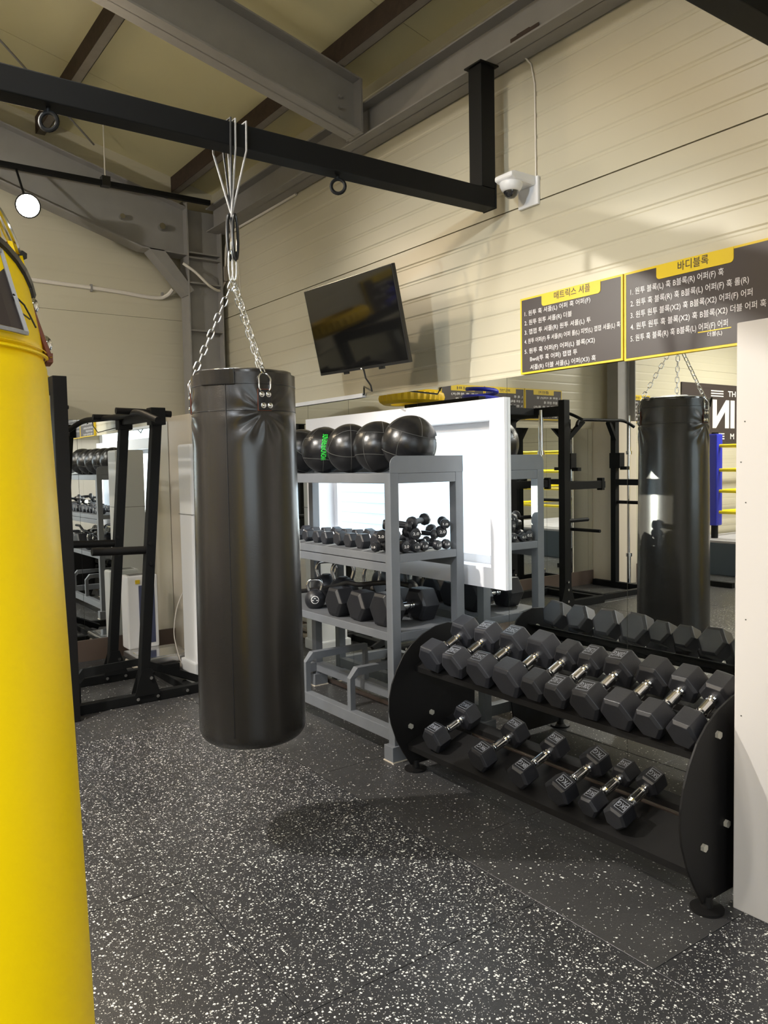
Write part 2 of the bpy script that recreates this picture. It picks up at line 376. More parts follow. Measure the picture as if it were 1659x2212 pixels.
for (a, b) in ((FX0+0.06, -0.63), (-0.57, FX1-0.06)): link('pane', MB().box((a, YF-0.05, FZ0+0.06), (b, YF-0.045, FZ1-0.06)), 'glass', w2)
# roof: slopes up away from the right wall
SL = 0.233; RA = 4.384; RX = -2.6
def roofz(x, d=0.0): return RA + d - SL*(x if x > RX else 2*RX-x)
ce = struct('ceiling', MB().prism([(XW+0.1, roofz(XW+0.1, 0.25)), (RX, roofz(RX, 0.25)), (XL-0.1, roofz(XL-0.1, 0.25)), (XL-0.1, roofz(XL-0.1, 0.21)), (RX, roofz(RX, 0.21)), (XW+0.1, roofz(XW+0.1, 0.21))], YF-0.14, YB+0.14), 'siding')
y = YF
while y < YB:
    b = min(YB+0.1, y+1.0)
    for (xa, xb) in ((XW+0.1, RX), (RX, XL-0.1)):
        link('roof_panel', MB().prism([(xa, roofz(xa, 0.20)), (xb, roofz(xb, 0.20)), (xb, roofz(xb, 0.12)), (xa, roofz(xa, 0.12))], y+0.002, b-0.002), 'roof', ce)
    y += 1.0
for x in (2.57, 1.53, 0.49, -0.55, -1.59):            # purlins: rusty C-sections on the rafters
    z = roofz(x)
    p = link('purlin', MB().box((x-0.027, YF, z), (x+0.035, YB, z+0.004)).box((x+0.031, YF, z), (x+0.035, YB, z+0.018)), 'purlin', ce)
    link('rusted_web', MB().box((x-0.030, YF, z-0.001), (x-0.027, YB, z+0.122)), 'rust', p)  # rusty web on the shaded side, that shade darkened into its colour
def i_beam_y(x0, x1, xw, z0, z1, y0, y1, t=0.010):
    return MB().box((x0, y0, z0), (x1, y1, z0+t)).box((x0, y0, z1-t), (x1, y1, z1)).box((xw-0.004, y0, z0), (xw+0.004, y1, z1))
eb = struct('trim_1', i_beam_y(2.73, 2.885, 2.80, 3.43, 3.62, YF, 6.20), 'steel', bevel=0.002)
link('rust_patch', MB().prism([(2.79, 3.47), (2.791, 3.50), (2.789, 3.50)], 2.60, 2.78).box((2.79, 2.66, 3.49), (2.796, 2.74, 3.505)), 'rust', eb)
def rafter(y, name, haunch, xa=2.72):
    """sloped I-beam in the xz plane at y; haunch deepens it over the column"""
    xb = RX; T = (lambda x: 3.60+0.27*(2.54-x)) if haunch else (lambda x: roofz(x, -0.004))
    t = 0.011
    mb = MB()
    if haunch:
        bot = [(2.56, 3.215), (2.19, 3.225), (0.6, 3.73), (-1.0, 4.22), (xb, T(xb)-0.30)]
    else:
        bot = [(xa, T(xa)-0.31), (xb, T(xb)-0.31)]
    top = [(xb, T(xb)), (bot[0][0], T(bot[0][0]))]
    mb.prism(bot+top, y-0.005, y+0.005)
    mb.prism([(bot[0][0], T(bot[0][0])), (xb, T(xb)), (xb, T(xb)-t), (bot[0][0], T(bot[0][0])-t)], y-0.075, y+0.075)
    for i in range(len(bot)-1):
        (x0, z0), (x1, z1) = bot[i], bot[i+1]
        mb.prism([(x0, z0+t), (x1, z1+t), (x1, z1), (x0, z0)], y-0.075, y+0.075)
    return mb
r1 = struct('trim_2', rafter(3.985, 'rafter', False), 'steel', bevel=0.0015)
for k in range(3): link('bolt', MB().cyl((2.60, 3.975, 3.52+k*0.06), (2.60, 3.96, 3.52+k*0.06), 0.011, 6), 'steel', r1)
link('end_plate', MB().box((2.70, 3.90, 3.44), (2.712, 4.07, 3.74)), 'steel', r1)
r2o = struct('trim_3', rafter(6.25, 'rafter', True), 'steel', bevel=0.0015)
link('haunch_brace', MB().prism([(2.235, 3.235), (2.36, 3.235), (2.60, 2.945), (2.545, 2.90)], 6.175, 6.32), 'steel', r2o, bevel=0.002)
link('gusset_bolts', MB().cyl((2.05, 6.24, 3.45), (2.05, 6.2, 3.45), 0.02, 8).cyl((2.36, 6.24, 3.42), (2.36, 6.19, 3.42), 0.025, 8), 'zinc', r2o)['kind'] = 'stuff'
# I-column in the corner behind the boxed-in part
col = struct('trim_4', MB().box((2.55, 6.17, 1.90), (2.562, 6.33, 3.66)).box((2.838, 6.17, 1.90), (2.85, 6.33, 3.62)).box((2.56, 6.245, 1.90), (2.84, 6.255, 3.6)), 'steel', bevel=0.0015)
for z in (3.20, 3.0, 2.95+0.29, 2.62): link('stiffener_plate', MB().box((2.56, 6.175, z), (2.84, 6.25, z+0.010)), 'steel', col)
col2 = struct('trim_5', MB().box((-2.52, 6.17, 1.95), (-2.508, 6.33, 5.4)).box((-2.192, 6.17, 1.95), (-2.18, 6.33, 5.4)).box((-2.51, 6.245, 1.95), (-2.19, 6.255, 5.4)), 'steel')
# boxed-in columns
struct('trim_6', MB().box((2.44, 5.98, 0), (XW, YB, 1.937)), 'beige', bevel=0.004)
bx = struct('trim_7', MB().box((2.44, 0.55, 0), (XW, 1.43, 1.937)), 'white', bevel=0.004)
for (y_, z_) in ((1.400, 1.62), (1.412, 1.49), (1.395, 1.36), (1.392, 0.98), (1.405, 0.66)):
    link('screw_head', MB().cyl((2.441, y_, z_), (2.4385, y_, z_), 0.0022, 8), 'edge', bx)
struct('trim_8', MB().box((-2.48, 6.13, 0), (-2.03, YB, 1.985)), 'beige', bevel=0.004)
struct('baseboard_back', MB().box((-8, 6.425, 0.0), (2.44, 6.449, 0.17)), 'base', bevel=0.003)
struct('baseboard_right', MB().box((2.872, 1.43, 0.0), (2.8835, 5.98, 0.025)), 'base', bevel=0.003)

# mirrors
mr = thing('wall_mirror', (2.885, 3.6, 0.09), 'tall frameless mirror panels along the cream wall behind the dumbbells', 'mirror')
def mpanel(a, b, c, d, parent):
    link('mirror_panel', MB().box((2.884, a+0.0012, c), (2.890, b-0.0012, d)), 'mirror', parent)
    link('mirror_edge', MB().box((2.8895, a, c-0.001), (2.899, b, d+0.001)), 'edge', parent)
for (a, b) in ((1.43, 2.19), (2.19, 2.92), (4.90, 5.63), (5.63, 5.98)): mpanel(a, b, 0.025, 1.932, mr)
for (a, b) in ((2.92, 3.65), (3.65, 4.38), (4.38, 4.90)): mpanel(a, b, 0.025, WZ0-0.002, mr); mpanel(a, b, WZ1+0.002, 1.932, mr)
mr2 = thing('wall_mirror', (0.4, 6.44, 0.17), 'frameless mirror panels across the back wall behind the pull-up tower', 'mirror')
x = 2.436
while x > -2.02:
    b = max(-2.026, x-0.73)
    link('mirror_panel', MB().box((b+0.0012, 6.434, 0.17), (x-0.0012, 6.440, 1.90)), 'mirror', mr2)
    link('mirror_edge', MB().box((b, 6.4395, 0.169), (x, 6.449, 1.901)), 'edge', mr2)
    x = b - (1e-6 if b > -2.02 else 1)

# window
wi = struct('window_1')
t = 0.108
def frame_mb(x0, x1, y0, y1, z0, z1, w):
    return MB().prism([(y0, z0), (y1, z0), (y1-w, z0+w), (y0+w, z0+w)], x0, x1, 'x').prism([(y1, z0), (y1, z1), (y1-w, z1-w), (y1-w, z0+w)], x0, x1, 'x').prism([(y1, z1), (y0, z1), (y0+w, z1-w), (y1-w, z1-w)], x0, x1, 'x').prism([(y0, z1), (y0, z0), (y0+w, z0+w), (y0+w, z1-w)], x0, x1, 'x')
link('window_frame', frame_mb(2.862, 2.93, WY0, WY1, WZ0, WZ1, t), 'upvc', wi)
link('reveal', frame_mb(2.93, 3.06, WY0+t-0.03, WY1-t+0.03, WZ0+t-0.03, WZ1-t+0.03, 0.03), 'upvc', wi)
for k, (a, b, xx) in enumerate(((WY0+t, 4.075, 2.975), (4.035, WY1-t, 3.015))):
    s = link('sash', frame_mb(xx, xx+0.035, a, b, WZ0+t, WZ1-t, 0.045), 'upvc', wi, bevel=0.002)
    link('pane', MB().box((xx+0.014, a+0.04, WZ0+t+0.04), (xx+0.018, b-0.04, WZ1-t-0.04)), 'glass', s)
# outside: yard and the ribbed wall of the next building
struct('ground', MB().box((3.05, -30, -0.4), (30, 40, -0.35)).box((-30, -30, -0.4), (3.05, -3.7, -0.35)), 'ground')
nb = MB()
prf = []
z = -0.35
while z < 4.2:
    prf += [(z, 0.0), (z+0.05, 0.03), (z+0.09, 0.03), (z+0.10, 0.0)]; z += 0.10
n = len(prf)
ya, yb_ = 5.95, 20.0
nb.add([(4.35+d, ya, q) for q, d in prf]+[(4.35+d, yb_, q) for q, d in prf], [(i, i+1, n+i+1, n+i) for i in range(n-1)])
nb.box((4.40, ya, -0.35), (5.4, yb_, 4.2))
solo('neighbouring_building', nb, 'siding', 'pale blue-grey ribbed metal wall of the building outside the window', 'building')

# ================================================================ HEAVY BAG FRAME
fr = thing('bag_frame', (2.755, 2.945, 3.43), 'black square steel frame hung from the ceiling beam holding the heavy bag', 'frame')
link('crossbeam', MB().box((-3.2, 2.90, 2.753), (2.80, 2.99, 2.843)), 'black', fr, bevel=0.004)
link('post', MB().box((2.71, 2.90, 2.845), (2.80, 2.99, 3.43)), 'black', fr, bevel=0.004)
link('post', MB().box((-3.2, 2.90, 2.845), (-3.11, 2.99, 5.05)), 'black', fr, bevel=0.004)
link('mounting_plate', MB().box((2.695, 2.885, 3.422), (2.815, 3.005, 3.4295)), 'black', fr, bevel=0.002)
link('end_cap', MB().box((2.80, 2.898, 2.751), (2.806, 2.992, 2.90)), 'black', fr, bevel=0.002)
def ring_pts(c, r, ax, n=20, a0=0, a1=2*PI, rz=1.0):
    c = Vector(c); X, Z = ax
    X = Vector(X); Z = Vector(Z)
    return [c + X*math.cos(a0+(a1-a0)*i/n)*r + Z*math.sin(a0+(a1-a0)*i/n)*r*rz for i in range(n if abs(a1-a0-2*PI) < 1e-6 else n+1)]
for x in (0.73, 1.91, -0.5, -1.7):
    link('eye_bolt', MB().sweep(ring_pts((x, 2.945, 2.705), 0.030, ((0.8, -0.6, 0), (0, 0, 1))), 0.0075, 8, closed=True).cyl((x, 2.945, 2.735), (x, 2.945, 2.755), 0.008), 'black', fr)
fr2 = thing('bag_frame', (2.6, 1.33, 3.43), 'dark steel frame corner at the top right edge, above the white boxed column', 'frame')
link('crossbeam', MB().box((-2.0, 1.265, 2.775), (2.80, 1.355, 2.865)), 'black', fr2, bevel=0.004)
link('post', MB().box((2.71, 1.26, 2.855), (2.80, 1.35, 3.43)), 'black', fr2, bevel=0.004)
link('post', MB().box((-2.0, 1.26, 2.855), (-1.91, 1.35, 4.75)), 'black', fr2, bevel=0.004)

# ================================================================ PUNCHING BAGS
def fold_disp(straps, R, z0, amp):
    def d(t, z, r):
        s = 0.0
        for a in straps:
            da = (t-a+PI) % (2*PI)-PI; u = da*R; w = z-z0; q = math.hypot(u, w)
            ph = math.atan2(w, u)
            s += amp*math.cos(9*ph+a*3)*math.exp(-((q-0.075)/0.065)**2)*(0.6 if w > 0 else 1.0)
        return s
    return d
def bag(root, cx, cy, zb, zt, rb, rt, R0, mvinyl, az, amp, ztop_in, neck=None, ex=1.1):
    n = 144
    prof = [(0.001, zb)]
    for i in range(9):
        a = PI/2*i/8; prof.append((rb-0.05+0.05*math.sin(a), zb+0.055-0.055*math.cos(a)))
    for i in range(1, 50):
        k = i/50; prof.append((rb+(rt-rb)*k**ex, zb+0.055+(zt-0.28-zb-0.055)*k))
    for i in range(46):
        k = i/45; z = zt-0.28+0.28*k
        prof.append(((neck(z) if neck else rt), z))
    d0 = fold_disp(az, rt, zt-0.15, amp)
    d = lambda t, z, r: (d0(t, z, r) if z > zt-0.42 and r > 0.05 else 0)
    rtop = prof[-1][0]
    prof += [(rtop-0.006, zt+0.001), (rtop-0.012, zt-0.012), (rtop*0.8, zt-0.03), (0.001, zt-0.02)]
    body = link('body', MB().lathe(prof, n, (cx, cy, 0), disp=d), mvinyl, root, sharp=70)
    return body
AZ = [math.radians(a) for a in (-94, 151, 38)]
BC = (1.437, 2.947)
pb = thing('punching_bag', (BC[0], BC[1], 0.40), 'black vinyl heavy bag hanging by chains over the speckled floor', 'punching bag')
BT, RB, RT = 1.865, 0.216, 0.206
body = bag(pb, BC[0], BC[1], 0.40, BT, RB, RT, 0, 'vinyl', AZ, 0.0035, 0)
sm = MB()
for a in (PI+0.78,):
    pts = []
    for i in range(40):
        z = 0.46+(BT-0.02-0.46)*i/39; rr = RB+(RT-RB)*((z-0.45)/1.13) if z < 1.58 else RT
        pts.append((BC[0]+(rr+0.0005)*math.cos(a), BC[1]+(rr+0.0005)*math.sin(a), z))
    sm.sweep(pts, 0.0018, 6)
sm.sweep([(BC[0]+(RT+0.0006)*math.cos(2*PI*i/96), BC[1]+(RT+0.0006)*math.sin(2*PI*i/96), BT-0.145) for i in range(96)], 0.0011, 5, closed=True)
sm.sweep([(BC[0]+(RT+0.0006)*math.cos(2*PI*i/96), BC[1]+(RT+0.0006)*math.sin(2*PI*i/96), BT-0.045) for i in range(96)], 0.0011, 5, closed=True)
link('stitching', sm, 'recess', pb)
def arc_plate(cx, cy, R, a, z0, z1, w, th, lean=0.0, n=8):
    mb = MB(); vs = []
    for k, rr in enumerate((R, R+th)):
        for z in (z0, z1):
            for i in range(n+1):
                t = a+(i/n-0.5)*w/R; q = rr + lean*(z-z0)/(z1-z0)
                vs.append((cx+q*math.cos(t), cy+q*math.sin(t), z))
    m = n+1; fs = []
    for i in range(n):
        fs += [(i, i+1, m+i+1, m+i), (2*m+i, 3*m+i, 3*m+i+1, 2*m+i+1), (i, 2*m+i, 2*m+i+1, i+1), (m+i, m+i+1, 3*m+i+1, 3*m+i)]
    fs += [(0, m, 3*m, 2*m), (n, 2*m+n, 3*m+n, m+n)]
    return mb.add(vs, fs, False)
link('top_flap', arc_plate(BC[0], BC[1], RT-0.004, PI+0.62, BT-0.048, BT+0.012, 0.14, 0.012, 0.010), 'vinyl', pb, bevel=0.004)
link('liner', MB().lathe([(0.16, BT-0.03), (0.15, BT+0.008), (0.09, BT+0.028), (0.002, BT+0.036)], 40, (BC[0], BC[1], 0), disp=lambda t, z, r: 0.012*math.cos(5*t+z*40)), 'white_liner', pb)
link('cover_folds', MB().lathe([(RT-0.012, BT-0.02), (RT-0.02, BT+0.012), (0.17, BT+0.018), (0.15, BT+0.004)], 64, (BC[0]+0.004, BC[1]+0.0, 0), disp=lambda t, z, r: 0.006*math.cos(7*t)+0.004*math.sin(13*t)), 'vinyl', pb)
rivet0 = None
apex = Vector((1.404, 2.945, 2.30))
def chain_links(root, a, b, L=0.040, w=0.0105, r=0.0028, mt='zinc', proto=[None]):
    a = Vector(a); b = Vector(b); d = (b-a); n = max(1, round(d.length/(L-2.2*r))); st = d.length/n; d.normalize()
    if proto[0] is None:
        pts = []
        h = L/2-w
        for i in range(9): t = PI*i/8; pts.append((w*math.cos(t), 0, h+w*math.sin(t)))
        for i in range(9): t = PI+PI*i/8; pts.append((w*math.cos(t), 0, -h+w*math.sin(t)))
        proto[0] = link('chain_link', MB().sweep(pts, r, 8, closed=True, up=(0, 1, 0)), mt, root, off=(0, 0, 0))
        o = proto[0]
    first = True
    for i in range(n):
        c = a + d*(st*(i+0.5)) - Vector(root.location)
        if i == 0 and not proto[0].get('used'): o = proto[0]; o['used'] = 1
        else: o = proto[0].copy(); C.objects.link(o)
        o.parent = root
        q = d.to_track_quat('Z', 'Y').to_matrix().to_4x4() @ Matrix.Rotation((PI/2 if i % 2 else 0)+0.25, 4, 'Z')
        q.translation = c; o.matrix_local = q
for k, a in enumerate(AZ):
    er = Vector((math.cos(a), math.sin(a), 0)); et = Vector((-math.sin(a), math.cos(a), 0)); cc = Vector((BC[0], BC[1], 0))
    zs = BT-0.145
    st = link('strap', arc_plate(BC[0], BC[1], RT+0.002, a, zs, zs+0.078, 0.052, 0.005), 'leather', pb, bevel=0.0015)
    link('strap_edge', arc_plate(BC[0], BC[1], RT+0.001, a, zs-0.002, zs+0.080, 0.055, 0.003), 'brown', pb)
    for du in (-0.0125, 0.0145):
        for dz in (0.018, 0.060):
            c = cc + er*(RT+0.0065) + et*(du + (0.006 if dz < 0.03 else 0)) + Vector((0, 0, zs+dz))
            rv = MB()
            rot = er.to_track_quat('Z', 'Y').to_matrix().to_4x4(); rot.translation = c
            rv.lathe([(0.0105, -0.001), (0.0105, 0.0012), (0.0085, 0.0016), (0.0078, 0.0008), (0.0055, 0.003), (0.003, 0.0042), (0.0003, 0.0046)], 18, mx=rot)
            link('rivet', rv, 'chrome', st, off=pb.location)
    top = cc + er*(RT-0.008) + Vector((0, 0, BT-0.006))
    pts = []
    base = cc + er*(RT+0.006)
    hw = 0.023
    for s_ in (-1,):
        pts.append(base + et*(-hw+0.006) + Vector((0, 0, zs+0.074)))
        pts.append(base + et*(-hw) + Vector((0, 0, zs+0.084)))
    for i in range(13):
        t = PI - PI*i/12
        pts.append(cc + er*(RT+0.008-0.012*math.sin(t)) + et*(hw*1.05*math.cos(t)) + Vector((0, 0, BT-0.030+0.026*math.sin(t))))
    pts.append(base + et*(hw) + Vector((0, 0, zs+0.084))); pts.append(base + et*(hw-0.006) + Vector((0, 0, zs+0.074)))
    link('d_ring', MB().sweep(pts, 0.0032, 8), 'zinc', pb)
    chain_links(pb, top + er*0.004 + Vector((0, 0, 0.004)), apex - Vector((0, 0, 0.06)) + et*0.006)
# snap links, black carabiner and cord slings over the beam
for s_, dz in ((-1, 0), (1, 0.004)):
    c = apex + Vector((0.010*s_, 0.004*s_, 0.0+dz))
    link('snap_link', MB().sweep([(c.x+0.009*math.cos(t_), c.y, c.z+0.062*math.sin(t_)) for t_ in [2*PI*i/20 for i in range(20)]], 0.0035, 8, closed=True, up=(0, 1, 0)), 'zinc', pb)
for s_ in (-1, 1):
    c = apex + Vector((0.009*s_+0.003, -0.006*s_, 0.115))
    link('hook', MB().sweep([(c.x+0.013*math.cos(t_), c.y+0.004*math.cos(t_), c.z+0.088*math.sin(t_)) for t_ in [2*PI*i/24 for i in range(24)]], 0.0065, 8, closed=True, up=(0, 1, 0)), 'tvb', pb)
hk = apex + Vector((0.003, 0, 0.19))
def sling(x1, x2, name, yoff):
    z0, z1 = 2.742, 2.853; r = 0.0042
    pts = [hk+Vector((-0.004, -0.004, 0)), Vector((x1, 2.893, z0)), Vector((x1, 2.891, z0+0.05)), Vector((x1+0.002, 2.892, z1)), Vector((x1+0.005, 2.945, z1+0.002)), Vector((x2-0.004, 2.998, z1)), Vector((x2, 2.999, z0+0.05)), Vector((x2, 2.997, z0)), hk+Vector((0.004, 0.004, 0))]
    link(name, MB().sweep(pts, r, 8), 'rope', pb)
sling(1.376+0.030, 1.36, 'sling_cord', 0); sling(1.452, 1.425, 'sling_cord', 0)
link('sling_cord', MB().sweep([hk, (1.385, 2.892, 2.742), (1.385, 2.889, 2.80), (1.388, 2.892, 2.853), (1.39, 2.95, 2.856), (1.398, 2.998, 2.85), (1.405, 2.998, 2.742), hk], 0.0042, 8), 'black_rope', pb)

# yellow bag close to the camera
YC = (0.068, 1.180)
yb = thing('punching_bag', (YC[0], YC[1], 0.35), 'large bright yellow vinyl heavy bag close to the camera at the left edge', 'punching bag')
YT = 1.94; YR = 0.202
def neck(z):
    k = min(1.0, max(0.0, (z-1.643)/0.157)); q = max(0.0, (z-1.80)/0.1); return YR - 0.046*k**0.9 - 0.012*q
AZY = [-0.14, -0.14-PI/2, -0.14+PI/2, -0.14+PI]
bag(yb, YC[0], YC[1], 0.35, YT, 0.233, YR, 0, 'yvinyl', [a+0.75 for a in AZY], 0.0035, 0, neck=neck, ex=1.5)
link('collar', MB().lathe([(YR+0.0015, 1.28), (YR+0.0045, 1.30)]+[(neck(z)+0.0045, z) for z in [1.32+0.02*i for i in range(17)]]+[(neck(1.65), 1.652)], 96, (YC[0], YC[1], 0)), 'yvinyl', yb) if False else None
link('collar_seam', MB().sweep([(YC[0]+(YR+0.0015)*math.cos(2*PI*i/96), YC[1]+(YR+0.0015)*math.sin(2*PI*i/96), 1.650) for i in range(96)], 0.0022, 6, closed=True).sweep([(YC[0]+(YR+0.0008)*math.cos(2*PI*i/96), YC[1]+(YR+0.0008)*math.sin(2*PI*i/96), 1.657) for i in range(96)], 0.0008, 5, closed=True), 'yvinyl', yb)
# upper flap overlapping the neck, with black bound edge
def ypt(a, z, dr=0.0):
    q = neck(z)+dr; return (YC[0]+q*math.cos(a), YC[1]+q*math.sin(a), z)
for (a0, a1, zt_, dr) in ((-1.9, -0.17, 1.765, 0.013), (-0.12, 0.9, 1.765, 0.020)):
    mb = MB(); vs = []; n1, n2 = 14, 10
    for i in range(n1+1):
        t_ = a0+(a1-a0)*i/n1; ztop = zt_+0.035*math.sin(PI*min(1, max(0, 0.25+0.75*i/n1)))-0.03*(i/n1)**3
        for j in range(n2+1):
            z = 1.655+(ztop-1.655)*j/n2; vs.append(ypt(t_, z, dr*(j/n2)**0.6+0.001))
    fs = [(i*(n2+1)+j, (i+1)*(n2+1)+j, (i+1)*(n2+1)+j+1, i*(n2+1)+j+1) for i in range(n1) for j in range(n2)]
    fl_ = link('flap', mb.add(vs, fs, True), 'yvinyl', yb); md = fl_.modifiers.new('s', 'SOLIDIFY'); md.thickness = 0.004
    edge = [vs[i*(n2+1)+n2] for i in range(n1+1)]
    link('edge_binding', MB().sweep(edge, 0.0065, 6), 'vinyl', yb)
for k, a in enumerate(AZY):
    er = Vector((math.cos(a), math.sin(a), 0)); et = Vector((-math.sin(a), math.cos(a), 0))
    vs = []; rows = 8
    for j in range(rows+1):
        z = 1.652+(1.80-1.652)*j/rows
        for (u, dr) in ((-0.026, 0.004), (0.026, 0.004), (0.026, 0.010), (-0.026, 0.010)):
            vs.append(Vector((YC[0], YC[1], z)) + er*(neck(z)+dr) + et*u)
    fs = [(j*4+i, j*4+(i+1) % 4, (j+1)*4+(i+1) % 4, (j+1)*4+i) for j in range(rows) for i in range(4)] + [(3, 2, 1, 0), (rows*4, rows*4+1, rows*4+2, rows*4+3)]
    st = link('strap', MB().add(vs, fs), 'yvinyl', yb, bevel=0.001)
    link('strap_edge', MB().sweep([ypt(a+s2*0.13, z, 0.008) for z in (1.652, 1.70, 1.75, 1.80) for s2 in (-1,)], 0.004, 6), 'brown', yb)
    link('strap_tip', MB().box((-0.024, -0.004, -0.006), (0.024, 0.004, 0.006), Matrix.Translation(Vector((YC[0], YC[1], 1.652))+er*(neck(1.652)+0.007)) @ Matrix.Rotation(a+PI/2, 4, 'Z')), 'brown', yb)
    link('band', MB().sweep([ypt(a+q*0.05, 1.745, 0.012) for q in range(-3, 4)], 0.0075, 4, rot=PI/4), 'vinyl', yb)
    for z in (1.672, 1.722):
        for u in (-0.012, 0.012):
            c = Vector((YC[0], YC[1], z)) + er*(neck(z)+0.010) + et*u
            rot = (er+Vector((0, 0, 0.25))).to_track_quat('Z', 'Y').to_matrix().to_4x4(); rot.translation = c
            link('rivet', MB().lathe([(0.0115, -0.002), (0.0115, 0.001), (0.009, 0.005), (0.005, 0.0075), (0.0003, 0.008)], 20, mx=rot), 'chrome', st, off=yb.location)
# badge with stitched border on the side towards the camera
AB = -0.97
link('badge', MB().add([ypt(AB+(u)*0.05/YR, z, 0.0115) for z in (1.672, 1.70, 1.73, 1.762) for u in (-1, -0.5, 0, 0.5, 1)], [(j*5+i, j*5+i+1, (j+1)*5+i+1, (j+1)*5+i) for j in range(3) for i in range(4)]), 'sign', yb)
for (za, zb2) in ((1.668, 1.668), (1.768, 1.768)): link('badge_border', MB().sweep([ypt(AB+u*0.05/YR, za, 0.0135) for u in (-1, -0.5, 0, 0.5, 1)], 0.0032, 4, rot=PI/4), 'rope', yb)
for u in (-1, 1): link('badge_border', MB().sweep([ypt(AB+u*0.05/YR, z, 0.0135) for z in (1.668, 1.70, 1.73, 1.768)], 0.0032, 4, rot=PI/4), 'rope', yb)
link('cord', MB().sweep([ypt(-0.74, 1.715, 0.014), ypt(-0.66, 1.705, 0.016), ypt(-0.60, 1.695, 0.014), ypt(-0.53, 1.682, 0.012)], 0.0012, 6).sweep([ypt(-0.74, 1.712, 0.012), ypt(-0.70, 1.694, 0.013), ypt(-0.62, 1.689, 0.014)], 0.0010, 6), 'vinyl', yb)
ypc = Vector((YC[0], YC[1]+0.0, 2.38))
for k, a in enumerate(AZY):
    er = Vector((math.cos(a), math.sin(a), 0))
    p0 = Vector((YC[0], YC[1], 1.80))+er*(neck(1.80)+0.006)
    link('d_ring', MB().sweep([p0+Vector((-math.sin(a), math.cos(a), 0))*0.024*math.cos(t_)+Vector((0, 0, 0.02+0.028*math.sin(t_)))-er*0.012*math.sin(t_) for t_ in [2*PI*i/20 for i in range(20)]], 0.003, 8, closed=True), 'zinc', yb)
    chain_links(yb, p0+Vector((0, 0, 0.05))-er*0.014, ypc, proto=[None])
link('hanging_strap', MB().sweep([ypc, (YC[0], YC[1]+0.08, 2.76), (YC[0], YC[1]+0.076, 2.86), (YC[0], YC[1]+0.12, 2.858), (YC[0], YC[1]+0.172, 2.85), (YC[0], YC[1]+0.172, 2.76), ypc], 0.006, 6), 'black_rope', yb)

# ================================================================ TELEVISION, CAMERA, CABLES
def tv():
    w = 0.88; hgt = w*0.575; c = Vector((2.50, 3.735, 2.285)); k = (2.5-0)/2.281
    c = Vector((2.281, 3.406, 2.219-1.5))*(0.88/0.8) + Vector((0, 0, 1.5))
    pit, rol = 0.227, -0.022
    nn = Vector((-math.cos(pit), 0, -math.sin(pit))); right = Vector((0, 0, 1)).cross(nn).normalized(); up = nn.cross(right)
    R2 = right*math.cos(rol)+up*math.sin(rol); U2 = -right*math.sin(rol)+up*math.cos(rol)
    root = thing('television', (XW, c.y, c.z), 'black flat screen television tilted forward on the cream panel wall', 'television', world=True)
    mx = Matrix((R2, U2, nn)).transposed().to_4x4(); mx.translation = c
    b = link('casing', MB().box((-w/2, -hgt/2, -0.022), (w/2, hgt/2, 0.0), mx), 'tvb', root, bevel=0.003)
    link('rear_housing', MB().box((-w*0.36, -hgt*0.42, -0.06), (w*0.36, hgt*0.12, -0.021), mx), 'tvb', root, bevel=0.012)
    link('screen', MB().box((-w/2+0.009, -hgt/2+0.016, -0.001), (w/2-0.009, hgt/2-0.009, 0.0012), mx), 'screen', root)
    for s_ in (-1, 1): link('foot_mount', MB().box((s_*w*0.2-0.022, -hgt/2-0.013, -0.020), (s_*w*0.2+0.022, -hgt/2+0.001, -0.006), mx), 'tvb', root, bevel=0.002)
    link('indicator', MB().box((-0.008, -hgt/2+0.003, 0.0), (0.004, -hgt/2+0.010, 0.001), mx), 'signw', root)
    p = mx @ Vector((0, 0, -0.06))
    link('wall_arm', MB().sq([p, (p.x+0.07, p.y+0.05, p.z), (2.87, p.y+0.47, p.z)], 0.04).box((2.872, p.y+0.40, p.z-0.10), (2.899, p.y+0.54, p.z+0.10)), 'black', root, bevel=0.003)
    q = mx @ Vector((-0.01, -hgt/2, -0.02))
    link('power_cable', MB().sweep([q, q+Vector((0.01, -0.005, -0.05)), q+Vector((0.04, -0.01, -0.09)), q+Vector((0.055, 0.0, -0.12)), (2.86, 4.16, 2.0), (2.88, 4.19, 1.955), (2.885, 4.25, 1.945)], 0.005, 8), 'tvb', root)
tv()
solo('cable_duct', MB().box((2.872, 4.20, 1.936), (2.899, 5.98, 1.962)), 'whitep', 'white plastic cable duct running along the top of the mirror', 'cable duct', bevel=0.002)
cc = thing('security_camera', (2.89, 2.77, 2.72), 'white dome security camera on a wall bracket beside the frame post', 'camera')
link('wall_plate', MB().box((2.882, 2.70, 2.735), (2.899, 2.83, 2.868)), 'whitep', cc, bevel=0.004)
link('bracket', MB().prism([(2.885, 2.825), (2.745, 2.83), (2.72, 2.84), (2.72, 2.862), (2.745, 2.870), (2.885, 2.870)], 2.712, 2.828), 'whitep', cc, bevel=0.012, seg=3)
link('housing', MB().lathe([(0.040, 2.835), (0.054, 2.83), (0.054, 2.815), (0.044, 2.795), (0.036, 2.79)][::-1], 32, (2.775, 2.77, 0)), 'whitep', cc)
link('dome', MB().lathe([(0.001, 2.757), (0.016, 2.760), (0.028, 2.770), (0.035, 2.785), (0.037, 2.80)], 28, (2.775, 2.77, 0)), 'dome', cc)
link('cable', MB().sweep([(2.892, 2.72, 2.86), (2.893, 2.722, 3.0), (2.893, 2.725, 3.3), (2.89, 2.745, 3.40), (2.87, 2.77, 3.44)], 0.004, 6), 'wire', cc)
